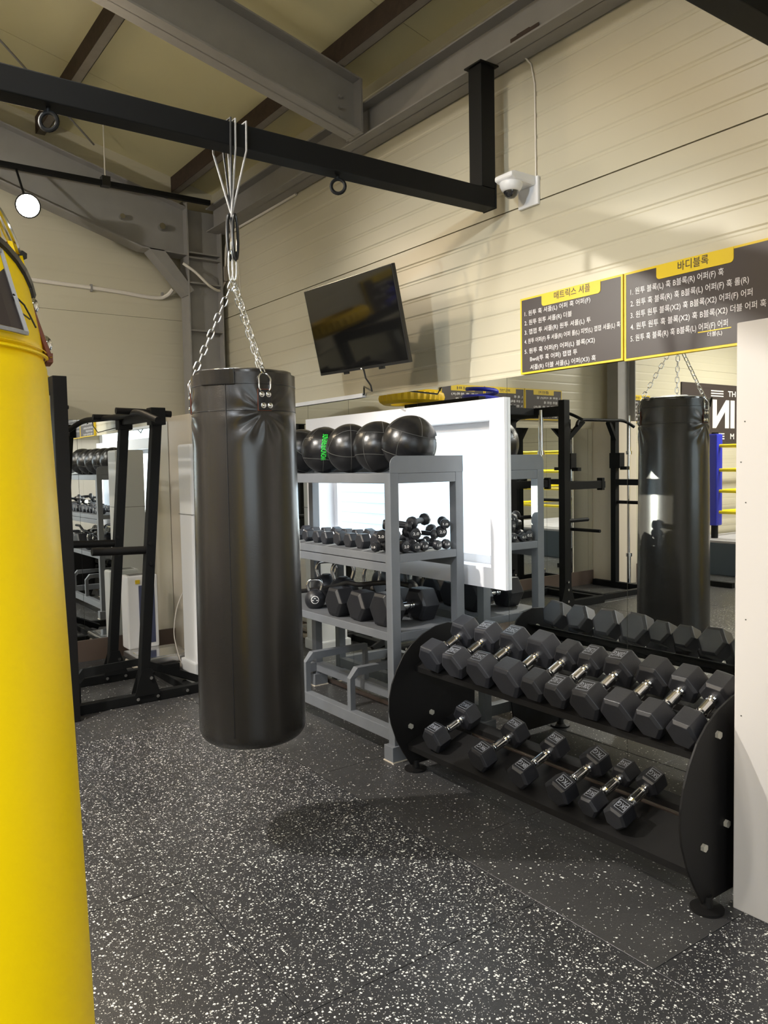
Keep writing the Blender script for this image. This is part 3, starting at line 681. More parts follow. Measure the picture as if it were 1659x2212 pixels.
def curve(pts, n=8):   # Catmull-Rom
    P = [Vector(p) for p in pts]; P = [P[0]]+P+[P[-1]]; out = []
    for i in range(1, len(P)-2):
        for k in range(n):
            t = k/n; a, b, c, d = P[i-1], P[i], P[i+1], P[i+2]
            out.append(0.5*((2*b)+(c-a)*t+(2*a-5*b+4*c-d)*t*t+(3*b-a-3*c+d)*t**3))
    return out+[P[-2]]
cb = thing('wall_cable', (1.9, 6.44, 2.92), 'pale bundled cable clipped level across the back wall', 'cable')
link('cable', MB().sweep(curve([(-1.5, 6.44, 2.97), (0.6, 6.44, 2.955), (1.42, 6.44, 2.94), (2.0, 6.44, 2.925), (2.36, 6.44, 2.905), (2.46, 6.42, 2.93), (2.50, 6.38, 2.98)]), 0.016, 8), 'wire', cb)
for x in (0.4, 1.86, 2.43): link('clip', MB().box((x-0.008, 6.424, 2.90 if x > 1 else 2.93), (x+0.008, 6.449, 2.955 if x > 1 else 2.98)), 'steel', cb)
cb2 = thing('column_cable', (2.7, 6.1, 2.9), 'white cable looping from the corner column to a small switch box', 'cable')
link('cable', MB().sweep(curve([(2.50, 6.15, 3.14), (2.60, 6.14, 3.08), (2.72, 6.15, 2.99), (2.83, 6.2, 2.97), (2.87, 6.22, 3.02), (2.885, 6.2, 3.06)]), 0.011, 8).sweep(curve([(2.885, 6.2, 3.16), (2.885, 6.18, 3.24), (2.885, 6.14, 3.36), (2.885, 6.0, 3.42), (2.887, 5.6, 3.425), (2.888, 5.0, 3.426)]), 0.010, 8), 'wire', cb2)
link('switch_box', MB().box((2.86, 6.17, 3.05), (2.898, 6.23, 3.17)), 'purlin', cb2, bevel=0.008)
solo('hanging_wire', MB().sweep(curve([(2.892, 5.97, 3.40), (2.894, 5.965, 3.2), (2.894, 5.95, 3.02), (2.895, 5.945, 2.93)]), 0.0022, 6), 'wire', 'thin pale wire hanging down the cream wall near the corner', 'wire')
tr = thing('track_rail', (0.8, 6.05, 3.60), 'dark lighting track hung level below the back rafter', 'track')
link('rail', MB().box((-3.0, 6.03, 3.60), (2.70, 6.07, 3.635)), 'black', tr, bevel=0.003)
for x in (1.88, -0.4): link('hanger_rod', MB().cyl((x, 6.05, 3.64), (x, 6.05, roofz(x, 0.12)), 0.005, 8), 'wire', tr); link('hanger_clamp', MB().box((x-0.03, 6.02, 3.595), (x+0.03, 6.08, 3.665)), 'tvb', tr)
solo('tie_rod', MB().cyl((0.80, 5.07, 4.165), (1.84, 6.16, 3.925), 0.007, 8), 'steel', 'thin grey diagonal bracing rod under the roof panels near the corner', 'rod')
def spot(p, a, label, stem):
    p = Vector(p); d = (Vector(a)-p).normalized()
    t_ = thing('spotlight', p, label, 'lamp')
    q = d.to_track_quat('Z', 'Y').to_matrix().to_4x4(); q.translation = p
    link('housing', MB().lathe([(0.03, -0.15), (0.055, -0.13), (0.078, -0.02), (0.080, 0.0), (0.072, 0.0), (0.072, -0.012)], 24, mx=q), 'black', t_)
    link('lens', MB().lathe([(0.071, -0.014), (0.071, -0.008), (0.03, -0.002), (0.001, 0.0)], 24, mx=q), 'lamp', t_)
    link('stem', MB().cyl(p-d*0.08, stem, 0.008, 8), 'black', t_)
spot(SPOTS[3][0], (0.2, 0.4, 1.9), 'glowing warm spotlight under the lighting track, above the yellow bag', (1.27, 6.05, 3.60))
spot(SPOTS[0][0], SPOTS[0][1], 'black track spotlight out of view, hung from the roof behind the yellow bag', (-0.16, 4.05, roofz(-0.16, 0.12)))
spot(SPOTS[1][0], SPOTS[1][1], 'black spotlight with cool light hung from the roof over the left side', (-1.25, 1.25, roofz(-1.25, 0.12)))
spot(SPOTS[4][0], SPOTS[4][1], 'black spotlight hung from the roof, aimed at the back wall cable', (-0.6, 4.6, roofz(-0.6, 0.12)))
spot(SPOTS[2][0], SPOTS[2][1], 'black spotlight with warm light hung from the roof near the ring', (-2.3, 2.35, roofz(-2.3, 0.12)))
for i, (p, w) in enumerate(FILL_PANELS):  # bodies modelled around the added fill lights
    t_ = thing('ceiling_light', (p[0], p[1], p[2]-0.05), 'white linear ceiling light, %s of the hanging fittings, out of view overhead' % ORD[i], 'lamp')
    link('housing', MB().box((p[0]-0.62, p[1]-0.17, p[2]-0.04), (p[0]+0.62, p[1]+0.17, p[2])), 'whitep', t_, bevel=0.004)
    link('diffuser', MB().box((p[0]-0.6, p[1]-0.15, p[2]-0.048), (p[0]+0.6, p[1]+0.15, p[2]-0.04)), 'led', t_)
    for s_ in (-1, 1): link('suspension_wire', MB().cyl((p[0]+0.5*s_, p[1], p[2]), (p[0]+0.5*s_, p[1], roofz(p[0]+0.5*s_, 0.12)), 0.003, 6), 'steel', t_)

# ================================================================ SIGNS
SY = (0, -1, 0); SZ = (0, 0, 1)
def sign(root, y0, y1, z0, z1, title, lines, tab, m='sign'):
    X = 2.872
    link('board', MB().box((X, y1+0.008, z0+0.010), (XW-0.001, y0-0.008, z1-0.006)), m, root)
    link('border', frame_mb(X-0.001, XW-0.0015, y1, y0, z0, z1, 0.009), 'signy', root)
    cy = (tab[0]+tab[1])/2
    w = tab[0]-tab[1]; zz0 = z1-0.058
    pts = [(tab[1], z1-0.002), (tab[0], z1-0.002)]
    for i in range(7): a = PI*0+PI/2*i/6; pts.append((tab[0]-0.015+0.015*math.cos(a), zz0+0.015-0.015*math.sin(a)))
    for i in range(7): a = PI/2+PI/2*i/6; pts.append((tab[1]+0.015+0.015*math.cos(a), zz0+0.015-0.015*math.sin(a)))
    link('title_tab', MB().prism(pts, X-0.0022, X+0.001, 'x'), 'signy', root)
    flat('title_lettering', text_mb(title[0], (X-0.0034, title[1], title[2]), SY, SZ, title[3], title[4], 0.004), 'sign', root)
    mb = MB()
    for (s_, ya, yb2, z, hh) in lines:
        q = text_mb(s_, (X-0.0012, ya, z), SY, SZ, ya-yb2, hh, 0.004); mb.add(q.v, q.f)
    flat('lettering', mb, 'signw', root)
s1 = thing('exercise_sign', (2.885, 2.50, 1.935), 'dark sign with yellow border and seven lines, left of the two combination boards', 'sign')
sign(s1, 2.810, 2.203, 1.935, 2.302, ('매트릭스 셔플', 2.59, 2.279, 0.212, 0.036), [
    ('1. 원투 훅 셔플(L) 어퍼 훅 어퍼(F)', 2.781, 2.378, 2.224, 0.030), ('2. 원투 원투 셔플(R) 더블', 2.782, 2.485, 2.179, 0.030),
    ('3. 잽잽 투 셔플(R) 원투 셔플(L) 투', 2.782, 2.376, 2.134, 0.030), ('4. 원투 어퍼(F) 투 셔플(R) 어퍼 롤(L) 피벗(L) 잽잽 셔플(L) 훅', 2.783, 2.216, 2.090, 0.029),
    ('5. 원투 훅 어퍼(F) 어퍼(L) 블록(X2)', 2.783, 2.353, 2.042, 0.030), ('Bwd(투 훅 어퍼) 잽잽 투', 2.747, 2.454, 2.002, 0.030), ('셔플(R) 더블 셔플(L) 어퍼(X3) 훅', 2.747, 2.348, 1.962, 0.030)], (2.669, 2.321))
s2 = thing('exercise_sign', (2.885, 1.85, 1.935), 'dark sign with yellow border and five lines, right board with yellow underline', 'sign')
sign(s2, 2.195, 1.44, 1.930, 2.302, ('바디블록', 1.935, 2.277, 0.135, 0.038), [
    ('1. 원투 블록(L) 훅 B블록(R) 어퍼(F) 훅', 2.163, 1.737, 2.215, 0.034), ('2. 원투 훅 블록(R) 훅 B블록(L) 어퍼(F) 훅 롤(R)', 2.163, 1.636, 2.166, 0.034),
    ('3. 원투 원투 블록(X2) 훅 B블록(X2) 어퍼(F) 어퍼', 2.163, 1.622, 2.117, 0.034), ('4. 원투 원투 훅 블록(X2) 훅 B블록(X2) 더블 어퍼 훅 롤', 2.163, 1.535, 2.068, 0.034),
    ('5. 원투 훅 블록(R) 훅 B블록(L) 어퍼(F) 어퍼', 2.163, 1.719, 2.019, 0.034), ('더블(L)', 1.804, 1.742, 1.986, 0.022)], (2.035, 1.697))
link('underline', MB().box((2.8706, 1.705, 1.999), (2.8715, 1.845, 2.003)), 'signy', s2)
def bsign(x0, x1, z0, z1, title, lines, label):
    r = thing('exercise_sign', ((x0+x1)/2, 6.44, z0), label, 'sign', 'training boards along the back wall')
    Y = 6.425
    link('board', MB().box((x0+0.008, Y, z0), (x1-0.008, 6.449, z1)), 'sign', r)
    link('border', MB().box((x0, Y-0.001, z0-0.008), (x1, 6.449, z0+0.004)).box((x0, Y-0.001, z1-0.004), (x1, 6.449, z1+0.008)).box((x0, Y-0.001, z0), (x0+0.012, 6.449, z1)).box((x1-0.012, Y-0.001, z0), (x1, 6.449, z1)), 'signy', r)
    xm = (x0+x1)/2; w = (x1-x0)*0.55
    link('title_tab', MB().box((xm-w/2, Y-0.002, z1-0.055), (xm+w/2, Y, z1)), 'signy', r, bevel=0.0)
    flat('title_lettering', text_mb(title, (xm, Y-0.0035, z1-0.026), (1, 0, 0), SZ, w*0.5, 0.034, 0.004, anchor='C'), 'sign', r)
    mb = MB()
    for k, (s_, fr_) in enumerate(lines):
        q = text_mb(s_, (x0+0.03, Y-0.0015, z1-0.09-k*0.052), (1, 0, 0), SZ, (x1-x0-0.06)*fr_, 0.032, 0.010); mb.add(q.v, q.f)
    flat('lettering', mb, 'signw', r)
BL = [[('1. 원투 훅 어퍼(F) 잽', 0.7), ('2. 원투 원투 훅', 0.5), ('3. 잽잽 투 훅 롤(R)', 0.8), ('4. 원투 훅 투 훅', 0.65), ('5. 원투 훅 투 잽', 0.6)], [('1. 훅 투', 0.25), ('2. 원투 블록(L)', 0.4), ('3. 원투 롤(L) 훅', 0.6), ('4. 훅 투 훅 롤', 0.75), ('5. 원투 롤(R) 훅(L) 어퍼', 0.95)], [('1. 원투 훅 블록(R)', 0.8), ('2. 원투 어퍼 훅', 0.7), ('3. 원투 훅 롤(L) 투', 0.9), ('4. 잽잽 투 훅', 0.6), ('5. 원투 훅 투 어퍼', 0.8)]]
for k, (xa, xb, tt) in enumerate(((-1.47, -0.86, '클린치'), (-0.85, -0.24, '피벗'), (-0.23, 0.38, '어퍼'), (-3.16, -2.56, '원투 훅'))):
    bsign(xa, xb, 2.00, 2.335, tt, BL[k % 3], 'dark board with yellow border on the back wall, %s from the boxed column' % ORD[k])
for k, (xa, xb) in enumerate(((1.35, 1.75), (0.9, 1.3))):
    pass
bn = thing('wall_banner', (-4.6, 6.44, 1.70), 'large dark brown banner with white block letters on the back wall beside the ring', 'banner')
link('cloth', MB().box((-6.6, 6.43, 1.70), (-3.87, 6.449, 2.56)), 'sign', bn)
mb = MB()
for (s_, xr, z, w, hh) in (('HT', -4.985, 2.437, 0.20, 0.080), ('IN', -4.60, 2.145, 0.56, 0.40), ('M', -5.05, 1.830, 0.10, 0.080)):
    q = text_mb(s_, (xr-w, 6.4285, z), (1, 0, 0), SZ, w, hh, 0.045 if hh > 0.3 else 0.02); mb.add(q.v, q.f)
for z, xa, xb in ((2.432, -4.87, -4.56), (1.83, -4.90, -4.60)):
    for k in range(3): mb.box((xa, 6.4285, z-0.043+k*0.035), (xb, 6.4295, z-0.027+k*0.035))
flat('lettering', mb, 'signw', bn)

# ================================================================ DUMBBELLS
def hexpoly(R, a0=0): return [(R*math.cos(a0+PI/3*i), R*math.sin(a0+PI/3*i)) for i in range(6)]
def dumbbell(R, L, hl, hr, roll_, text=None, side=0, name='hex_dumbbell', rub='rubber', hm='chrome', detail=True):
    """axis along local X, centre at the origin"""
    t_ = thing(name, (0, 0, 0), world=False)
    for s_ in (-1, 1):
        a = s_*hl/2; b = s_*(hl/2+L)
        mb = MB(); k = 6
        rings = [(a, R*0.80), (a+s_*L*0.10, R*0.985), (a+s_*L*0.16, R), (b-s_*L*0.16, R), (b-s_*L*0.10, R*0.985), (b, R*0.80)]
        vs = [(x, R_*math.cos(roll_+PI/3*i), R_*math.sin(roll_+PI/3*i)) for x, R_ in rings for i in range(6)]
        fs = [(q*6+i, q*6+(i+1) % 6, (q+1)*6+(i+1) % 6, (q+1)*6+i) for q in range(5) for i in range(6)] + [tuple(range(5, -1, -1)), tuple(30+i for i in range(6))]
        h_ = link('head', mb.add(vs, fs), rub, t_, bevel=R*0.02, seg=1)
        if text and detail:
            # recessed plate with raised digits on an upper flat
            am = None
            for i in range(6):
                an = roll_+PI/3*i+PI/6
                if math.sin(an) > 0.55 and (am is None or math.sin(an) > math.sin(am)): am = an
            am += side*PI/3
            nrm = Vector((0, math.cos(am), math.sin(am))); tv_ = Vector((0, -math.sin(am), math.cos(am)))
            ap = R*math.cos(PI/6)
            cx = a+s_*L*0.5
            c0 = Vector((cx, 0, 0))+nrm*ap
            hx, hy = L*0.27, R*0.40
            def q(u, v, w): return c0 + Vector((1, 0, 0))*u + tv_*v + nrm*w
            fmb = MB()
            for (u0, u1, v0, v1) in ((-hx, hx, -hy, -hy+0.002), (-hx, hx, hy-0.002, hy), (-hx, -hx+0.002, -hy, hy), (hx-0.002, hx, -hy, hy)):
                fmb.add([q(u0, v0, 0.0006), q(u1, v0, 0.0006), q(u1, v1, 0.0006), q(u0, v1, 0.0006)], [(0, 1, 2, 3)])
            link('weight_plate', MB().add([q(-hx, -hy, 0.0003), q(hx, -hy, 0.0003), q(hx, hy, 0.0003), q(-hx, hy, 0.0003)], [(0, 1, 2, 3)]), 'recess', h_)
            tm = text_mb(text, c0+nrm*0.0008, tv_*(-1), Vector((-1, 0, 0)), hy*1.7, hx*1.1, 0.01, anchor='C'); fmb.add(tm.v, tm.f)
            link('weight_marking', fmb, 'label', h_)
    pr = []
    n = 24
    for i in range(n+1):
        x = -hl/2-0.004+(hl+0.008)*i/n; u = abs(x)/(hl/2)
        rr = hr*(1.16 if u < 0.45 else (0.86 if u < 0.55 else (1.10 if u < 0.70 else (0.80 if u < 0.82 else 1.0))))
        pr.append((rr, x))
    link('handle', MB().lathe(pr, 20, mx=Matrix.Rotation(PI/2, 4, 'Y')), hm, t_, sharp=25)
    return t_
def place(o, x, y, z, tilt=0.0, rz=0.0, rollx=0.0):
    o.location = (x, y, z); o.rotation_euler = (Matrix.Rotation(rz, 4, 'Z') @ Matrix.Rotation(-tilt, 4, 'Y') @ Matrix.Rotation(rollx, 4, 'X')).to_euler()
# ---- black dumbbell rack
dk = thing('dumbbell_rack', (2.5, 2.27, 0.0), 'black two-tier dumbbell rack with curved side plates in front of the mirror', 'rack')
outl = [(2.33, 0.03), (2.285, 0.10), (2.245, 0.17), (2.213, 0.26), (2.203, 0.32), (2.206, 0.385), (2.222, 0.45), (2.252, 0.515), (2.295, 0.58), (2.35, 0.63), (2.42, 0.67), (2.50, 0.698), (2.58, 0.706), (2.65, 0.69), (2.70, 0.655), (2.735, 0.60), (2.752, 0.53), (2.755, 0.40), (2.752, 0.25), (2.735, 0.12), (2.70, 0.03)]
for (y0, y1) in ((1.470, 1.478), (3.045, 3.053)):
    sp_ = link('side_plate', MB().prism(outl, y0, y1), 'blackm', dk, bevel=0.0015)
    for (x, z) in ((2.407, 0.587), (2.327, 0.226), (2.55, 0.60), (2.46, 0.27)): link('bolt', MB().cyl((x, y0-0.012, z), (x, y1+0.012, z), 0.0135, 6), 'bolt', sp_)
    for x in (2.36, 2.68):
        link('foot', MB().lathe([(0.055, 0.002), (0.055, 0.010), (0.02, 0.014), (0.016, 0.05)], 24, (x, (y0+y1)/2, 0)), 'blackm', dk)
tl = math.atan2(0.09, 0.20)
for (xf, zf, xr, zr, rad) in ((2.36, 0.598, 2.56, 0.682, 0.070), (2.34, 0.222, 2.54, 0.290, 0.060)):
    tlt = math.atan2(zr-zf, xr-xf); nv = Vector((-math.sin(tlt), 0, math.cos(tlt))); dv = Vector((math.cos(tlt), 0, math.sin(tlt)))
    for (x, z, hw_) in (((xf, zf, 0.030), (xr, zr, 0.030)) if rad > 0.065 else ((xf+0.045, zf+0.012, 0.105), (xr+0.02, zr, 0.025))):
        c = Vector((x, 0, z))-nv*(rad+0.004)
        a = c-dv*hw_; b = c+dv*hw_
        pr = [(a.x, a.z), (b.x, b.z), (b.x-nv.x*0.004, b.z-nv.z*0.004), (a.x-nv.x*0.004, a.z-nv.z*0.004)]
        link('rail', MB().prism(pr, 1.478, 3.045).prism([(a.x, a.z), (a.x+0.004, a.z), (a.x+0.004, a.z-0.025), (a.x, a.z-0.025)], 1.478, 3.045), 'blackm', dk)
TOPY = [2.885, 2.722, 2.548, 2.378, 2.232, 2.108, 1.963, 1.812, 1.678, 1.548]
TOPR = [0.076, 0.072, 0.078, 0.082, 0.062, 0.060, 0.073, 0.074, 0.064, 0.062]
TXS = ['22.5KG', '22.5KG', '25KG', '25KG', '12.5KG', '12.5KG', '20KG', '20KG', '17.5KG', '15KG']
RL = [0.10, -0.03, 0.0, 0.06, 0.05, 0.0, -0.04, 0.02, 0.0, 0.16]
SD = [1, 0, 0, 1, 1, 0, 0, None, None, None]
protos = {}
for i, (y, R, tx, rl) in enumerate(zip(TOPY, TOPR, TXS, RL)):
    d_ = dumbbell(R, 0.100, 0.118, 0.0185, rl, tx if SD[i] is not None else None, side=-(SD[i] or 0), rub='rubber2' if i < 4 else 'rubber')
    place(d_, 2.46, y, 0.645, tl, random.uniform(-0.02, 0.02))
    tag(d_, 'black rubber hex dumbbell, %s from the grey shelf end on the upper tier' % ORD[i], 'dumbbell', 'dumbbells on the upper tier of the black rack')
for i, (y, R, tx, rl) in enumerate(zip([2.860, 2.540, 2.300, 2.085, 1.935, 1.815], [0.066, 0.062, 0.058, 0.060, 0.047, 0.050], ['10KG', '9KG', '8KG', '7KG', '5KG', '5KG'], [0.12, 0.25, 0.30, 0.5, 0.05, 0.42])):
    d_ = dumbbell(R, 0.085, 0.122, 0.0170, rl, tx)
    place(d_, 2.44, y, 0.250, math.atan2(0.068, 0.2), random.uniform(-0.03, 0.03))
    tag(d_, 'black rubber hex dumbbell, %s from the grey shelf end on the lower tier' % ORD[i], 'dumbbell', 'dumbbells on the lower tier of the black rack')

# ================================================================ GREY SHELF RACK
gk = thing('storage_rack', (2.575, 3.95, 0.0), 'grey steel three-shelf storage rack with medicine balls on top by the window', 'rack')
GX0, GX1, GY0, GY1 = 2.335, 2.815, 3.185, 4.715
w = 0.052
for x in (GX0, GX1-w):
    for y in (GY0, GY1-w):
        link('post', MB().box((x, y, 0.075), (x+w, y+w, 1.462)), 'grey', gk, bevel=0.003)
for y in (GY0, GY1-w):
    for x in (GX0, GX1-w):
        link('foot', MB().box((x-0.022, y-0.012, 0.006), (x+w+0.03, y+w+0.012, 0.082)), 'grey', gk, bevel=0.003)
        link('foot_pad', MB().box((x-0.026, y-0.016, 0.0), (x+w+0.032, y+w+0.014, 0.006)), 'beige', gk)
def rails(z0, z1, inner=True, ends=True):
    for x in (GX0+0.001, GX1-w+0.001): link('rail', MB().box((x, GY0+w, z0), (x+w-0.002, GY1-w, z1)), 'grey', gk, bevel=0.003)
    if ends:
        for y in (GY0+0.001, GY1-w+0.001): link('rail', MB().box((GX0+w, y, z0), (GX1-w, y+w-0.002, z1)), 'grey', gk, bevel=0.003)
rails(1.410, 1.460); rails(1.012, 1.052); rails(0.963, 1.008, ends=False); rails(0.612, 0.655); rails(0.100, 0.162)
for z in (1.458, 1.050, 0.653):
    link('shelf_plate', MB().box((GX0+0.004, GY0+0.004, z), (GX1-0.004, GY1-0.004, z+0.004)), 'greyd', gk)
for y in (GY0, GY1-0.004):
    pts = [(GX0, 1.462), (GX1, 1.462), (GX1, 1.548)]
    for i in range(7): a = PI/2+PI/2*i/6; pts.append((GX0+0.045+0.045*math.cos(a), 1.503+0.045*math.sin(a)))
    link('end_guard', MB().prism(pts, y, y+0.004), 'grey', gk)
link('back_lip', MB().box((GX1-0.004, GY0, 1.462), (GX1, GY1, 1.50)), 'grey', gk)
for y in (3.62, 4.10):
    link('divider_bar', MB().sq([(GX0+0.028, y, 0.162), (GX0+0.028, y, 0.335), (GX0+0.062, y, 0.372), (GX1-0.03, y, 0.372), (GX1-0.03, y, 0.162)], 0.032), 'grey', gk)
SP0 = 1.462
# ---- medicine balls
def medball(label, c, R, rx, rz, txt=False):
    t_ = thing('medicine_ball', c, label, 'medicine ball', 'medicine balls on top of the grey rack', world=False)
    link('shell', MB().sphere((0, 0, 0), R, 48, 28), 'leather', t_)
    mb = MB(); rot = Matrix.Rotation(rz, 4, 'Z') @ Matrix.Rotation(rx, 4, 'X')
    q = R+0.0004
    def arc(fn, n=40): mb.sweep([rot @ Vector(fn(i/n)) for i in range(n+1)], 0.0012, 5)
    for hh in (0.42, -0.42):
        rr = math.sqrt(1-hh*hh); arc(lambda t: (q*rr*math.cos(2*PI*t), q*rr*math.sin(2*PI*t), q*hh), 60)
    for k in range(8):
        a = k*PI/4; la = math.asin(0.42)
        if k % 2 == 0: arc(lambda t: (q*math.cos(-la+2*la*t)*math.cos(a), q*math.cos(-la+2*la*t)*math.sin(a), q*math.sin(-la+2*la*t)), 16)
        arc(lambda t: (q*math.cos(la+(PI/2-la)*t)*math.cos(a), q*math.cos(la+(PI/2-la)*t)*math.sin(a), q*math.sin(la+(PI/2-la)*t)), 12) if k % 2 else None
        arc(lambda t: (q*math.cos(la+(PI/2-la)*t)*math.cos(a), q*math.cos(la+(PI/2-la)*t)*math.sin(a), -q*math.sin(la+(PI/2-la)*t)), 12) if k % 2 == 0 else None
    link('stitching', mb, 'seam', t_)
    if txt:
        n0 = Vector((-0.62, -0.78, 0.13)).normalized(); rt = Vector((0.78, -0.62, 0)).normalized()
        upv = rt.cross(n0)*-1
        upv = n0.cross(rt); upv = upv if upv.z > 0 else -upv
        def mp(u, v):   # u runs upward, v to the left
            la = u/R; lo = -v/R+0.10-la*(-0.10)
            return (n0*math.cos(lo)*math.cos(la) + rt*math.sin(lo)*math.cos(la) + upv*math.sin(la))*(R+0.0015)
        flat('lettering', text_mb('WONDERFRIENDS', (0, 0, 0), (1, 0, 0), (0, 1, 0), 0.165, 0.036, 0.012, 0.3, anchor='C', mapf=mp), 'green', t_)
BALLS = [(3.343, 0.150, 0.3, 0.5), (3.628, 0.143, 0.15, 1.9), (3.915, 0.143, 1.2, 2.6), (4.20, 0.141, 0.1, 1.0), (4.48, 0.141, 0.8, 0.2)]
BLAB = ['largest black leather medicine ball at the window end of the rack top', 'black leather medicine ball, second from the near end of the rack top', 'black leather medicine ball with a slanting seam, third along the rack top', 'black leather medicine ball with green lettering on the rack top', 'black leather medicine ball half hidden behind the hanging heavy bag']
for (y, R, rx, rz), lb in zip(BALLS, BLAB): medball(lb, (2.585, y, SP0+R+0.0005), R, rx, rz, 'green' in lb)
# ---- middle shelf: row of small hex dumbbells, then a heap of hand weights
SP1 = 1.0545
mid = [(3.44+k*0.122) for k in range(10)]
pd = {}
for i, y in enumerate(mid):
    R = 0.047 - 0.0016*i
    d_ = dumbbell(R, 0.062, 0.145, 0.012, 0.0 if i % 3 else PI/6*0.6, None, rub='rubber2', hm='rubber' )
    place(d_, 2.533+random.uniform(-0.01, 0.01), y, SP1+R*0.868+(0.004 if i % 3 == 0 else 0), 0, random.uniform(-0.07, 0.07))
    tag(d_, 'small black hex dumbbell on the middle shelf, %s counting from the hand-weight heap' % ORD[i], 'dumbbell', 'small hex dumbbells on the middle shelf')
def handweight(R, L, hl, text):
    t_ = thing('hand_weight', (0, 0, 0), world=False)
    for s_ in (-1, 1):
        a = s_*hl/2
        q = Matrix.Translation((a, 0, 0)) @ Matrix.Rotation(PI/2*s_, 4, 'Y')
        h_ = link('head', MB().lathe([(R*0.45, -0.004), (R*0.82, 0.004), (R, L*0.3), (R, L*0.7), (R*0.86, L*0.94), (R*0.5, L), (0.0005, L)], 12, mx=q), 'rubber', t_, sharp=28)
        x = a+s_*(L+0.0006)
        flat('marking', text_mb(text, (x, 0, 0), (0, s_, 0), (0, 0, 1), R*1.0, R*0.45, 0.02, anchor='C'), 'signw', h_)
    link('handle', MB().lathe([(R*0.42, -hl/2), (R*0.5, 0), (R*0.42, hl/2)], 12, mx=Matrix.Rotation(PI/2, 4, 'Y')), 'rubber', t_)
    return t_
hw0 = handweight(0.027, 0.034, 0.085, '1.0'); hw1 = handweight(0.033, 0.038, 0.09, '2.0')
HW = [(2.50, 3.26, 0, 1.57, 0, 0), (2.57, 3.27, 0, 1.45, 0, 0), (2.64, 3.26, 0, 1.62, 0, 0), (2.715, 3.27, 0, 1.5, 0, 0), (2.43, 3.28, 0, 1.7, 0, 1),
      (2.45, 3.37, 0.056, 0.5, 0.1, 1), (2.56, 3.31, 0.058, 1.2, 0.0, 1), (2.65, 3.31, 0.056, 1.9, 0.05, 0), (2.72, 3.30, 0.058, 1.3, 0, 1), (2.60, 3.30, 0.118, 0.35, 0.08, 1), (2.46, 3.30, 0.108, 2.5, 0.1, 0),
      (2.70, 3.40, 0.0, 0.4, 0, 0), (2.42, 3.36, 0.0, 0.1, 0, 0), (2.53, 3.36, 0.112, 2.2, 0.12, 0), (2.74, 3.26, 0.11, 1.0, 0.05, 0)]
HL = ['lying at the front of the shelf end', 'second along the front row of the heap', 'third along the front row of the heap', 'at the window end of the front row', 'under the near corner post edge', 'tilted on the left side of the heap', 'in the second layer above the front row', 'in the second layer, turned outward', 'in the second layer at the window end', 'lying flat across the very top of the heap', 'leaning high beside the corner post', 'at the back of the heap by the wall side', 'at the left foot of the heap', 'wedged just under the top of the heap', 'balanced high at the window end of the heap']
for k, ((x, y, dz, rz, ti, kind), lb) in enumerate(zip(HW, HL)):
    src = hw1 if kind else hw0
    o = src if not src.get('used') else copy_tree(src)
    src['used'] = 1; o['used'] = 1
    place(o, x, y, SP1+(0.033 if kind else 0.027)+dz, ti, rz)
    tag(o, 'small black hand weight %s' % lb, 'hand weight', 'hand weights heaped on the middle shelf')
# ---- lower shelf: kettlebells, big hex dumbbells, curved bar
SP2 = 0.6575
def kettlebell(label, x, y, R, hs, rz, emblem=False, hr=0.0105):
    t_ = thing('kettlebell', (x, y, SP2), label, 'kettlebell', 'kettlebells on the lower shelf', world=False, rz=rz)
    pr = [(R*0.62, 0.0)]
    for i in range(1, 17):
        a = math.radians(-52+142*i/16); pr.append((max(R*0.30 if i > 13 else 0.001, R*math.cos(a)), R*0.80+R*math.sin(a)))
    link('body', MB().lathe(pr, 32, disp=None), 'rubber', t_)
    zc = R*1.55
    pts = [(-R*0.52, 0, zc), (-R*0.66, 0, zc+hs*0.35), (-R*0.70, 0, zc+hs*0.62), (-R*0.55, 0, zc+hs*0.92), (-R*0.28, 0, zc+hs), (R*0.28, 0, zc+hs), (R*0.55, 0, zc+hs*0.92), (R*0.70, 0, zc+hs*0.62), (R*0.66, 0, zc+hs*0.35), (R*0.52, 0, zc)]
    link('handle', MB().sweep(curve(pts, 5), hr, 12), 'chrome', t_)
    link('collar', MB().sweep([(s_*R*0.5*0+0.0, 0, 0), (0, 0, 0)], 0.001, 4) if False else MB().cyl((-R*0.50, 0, R*1.42), (-R*0.53, 0, zc+0.01), hr*1.5, 12, hr*1.15).cyl((R*0.50, 0, R*1.42), (R*0.53, 0, zc+0.01), hr*1.5, 12, hr*1.15), 'rubber', t_)
    if emblem:
        def mp(a, rr):
            la = rr/R; n0 = Vector((0, -1, 0.12)).normalized(); rt = Vector((1, 0, 0)); uv = n0.cross(rt)*-1
            d = n0*math.cos(la)+(rt*math.cos(a)+uv*math.sin(a))*math.sin(la)
            return d*(R+0.0012)+Vector((0, 0, R*0.80))
        mb = MB(); n = 32
        vs = [mp(2*PI*i/n, 0.020) for i in range(n)]+[mp(2*PI*i/n, 0.0235) for i in range(n)]
        mb.add(vs, [(i, (i+1) % n, n+(i+1) % n, n+i) for i in range(n)])
        for (u0, u1, v0, v1) in ((-0.016, 0.016, 0.001, 0.006), (-0.003, 0.003, -0.011, -0.006)):
            mb.add([mp(math.atan2(v, u), math.hypot(u, v)) for (u, v) in ((u0, v0), (u1, v0), (u1, v1), (u0, v1))], [(0, 1, 2, 3)])
        link('emblem', mb, 'signw', t_)
    return t_
kettlebell('small black kettlebell with a round white emblem at the front of the lower shelf', 2.425, 4.09, 0.062, 0.072, -0.55, True, 0.009)
kettlebell('black kettlebell with wide chrome handle, second from the corner post among the kettlebells', 2.625, 4.085, 0.094, 0.108, -0.55, False, 0.0115)
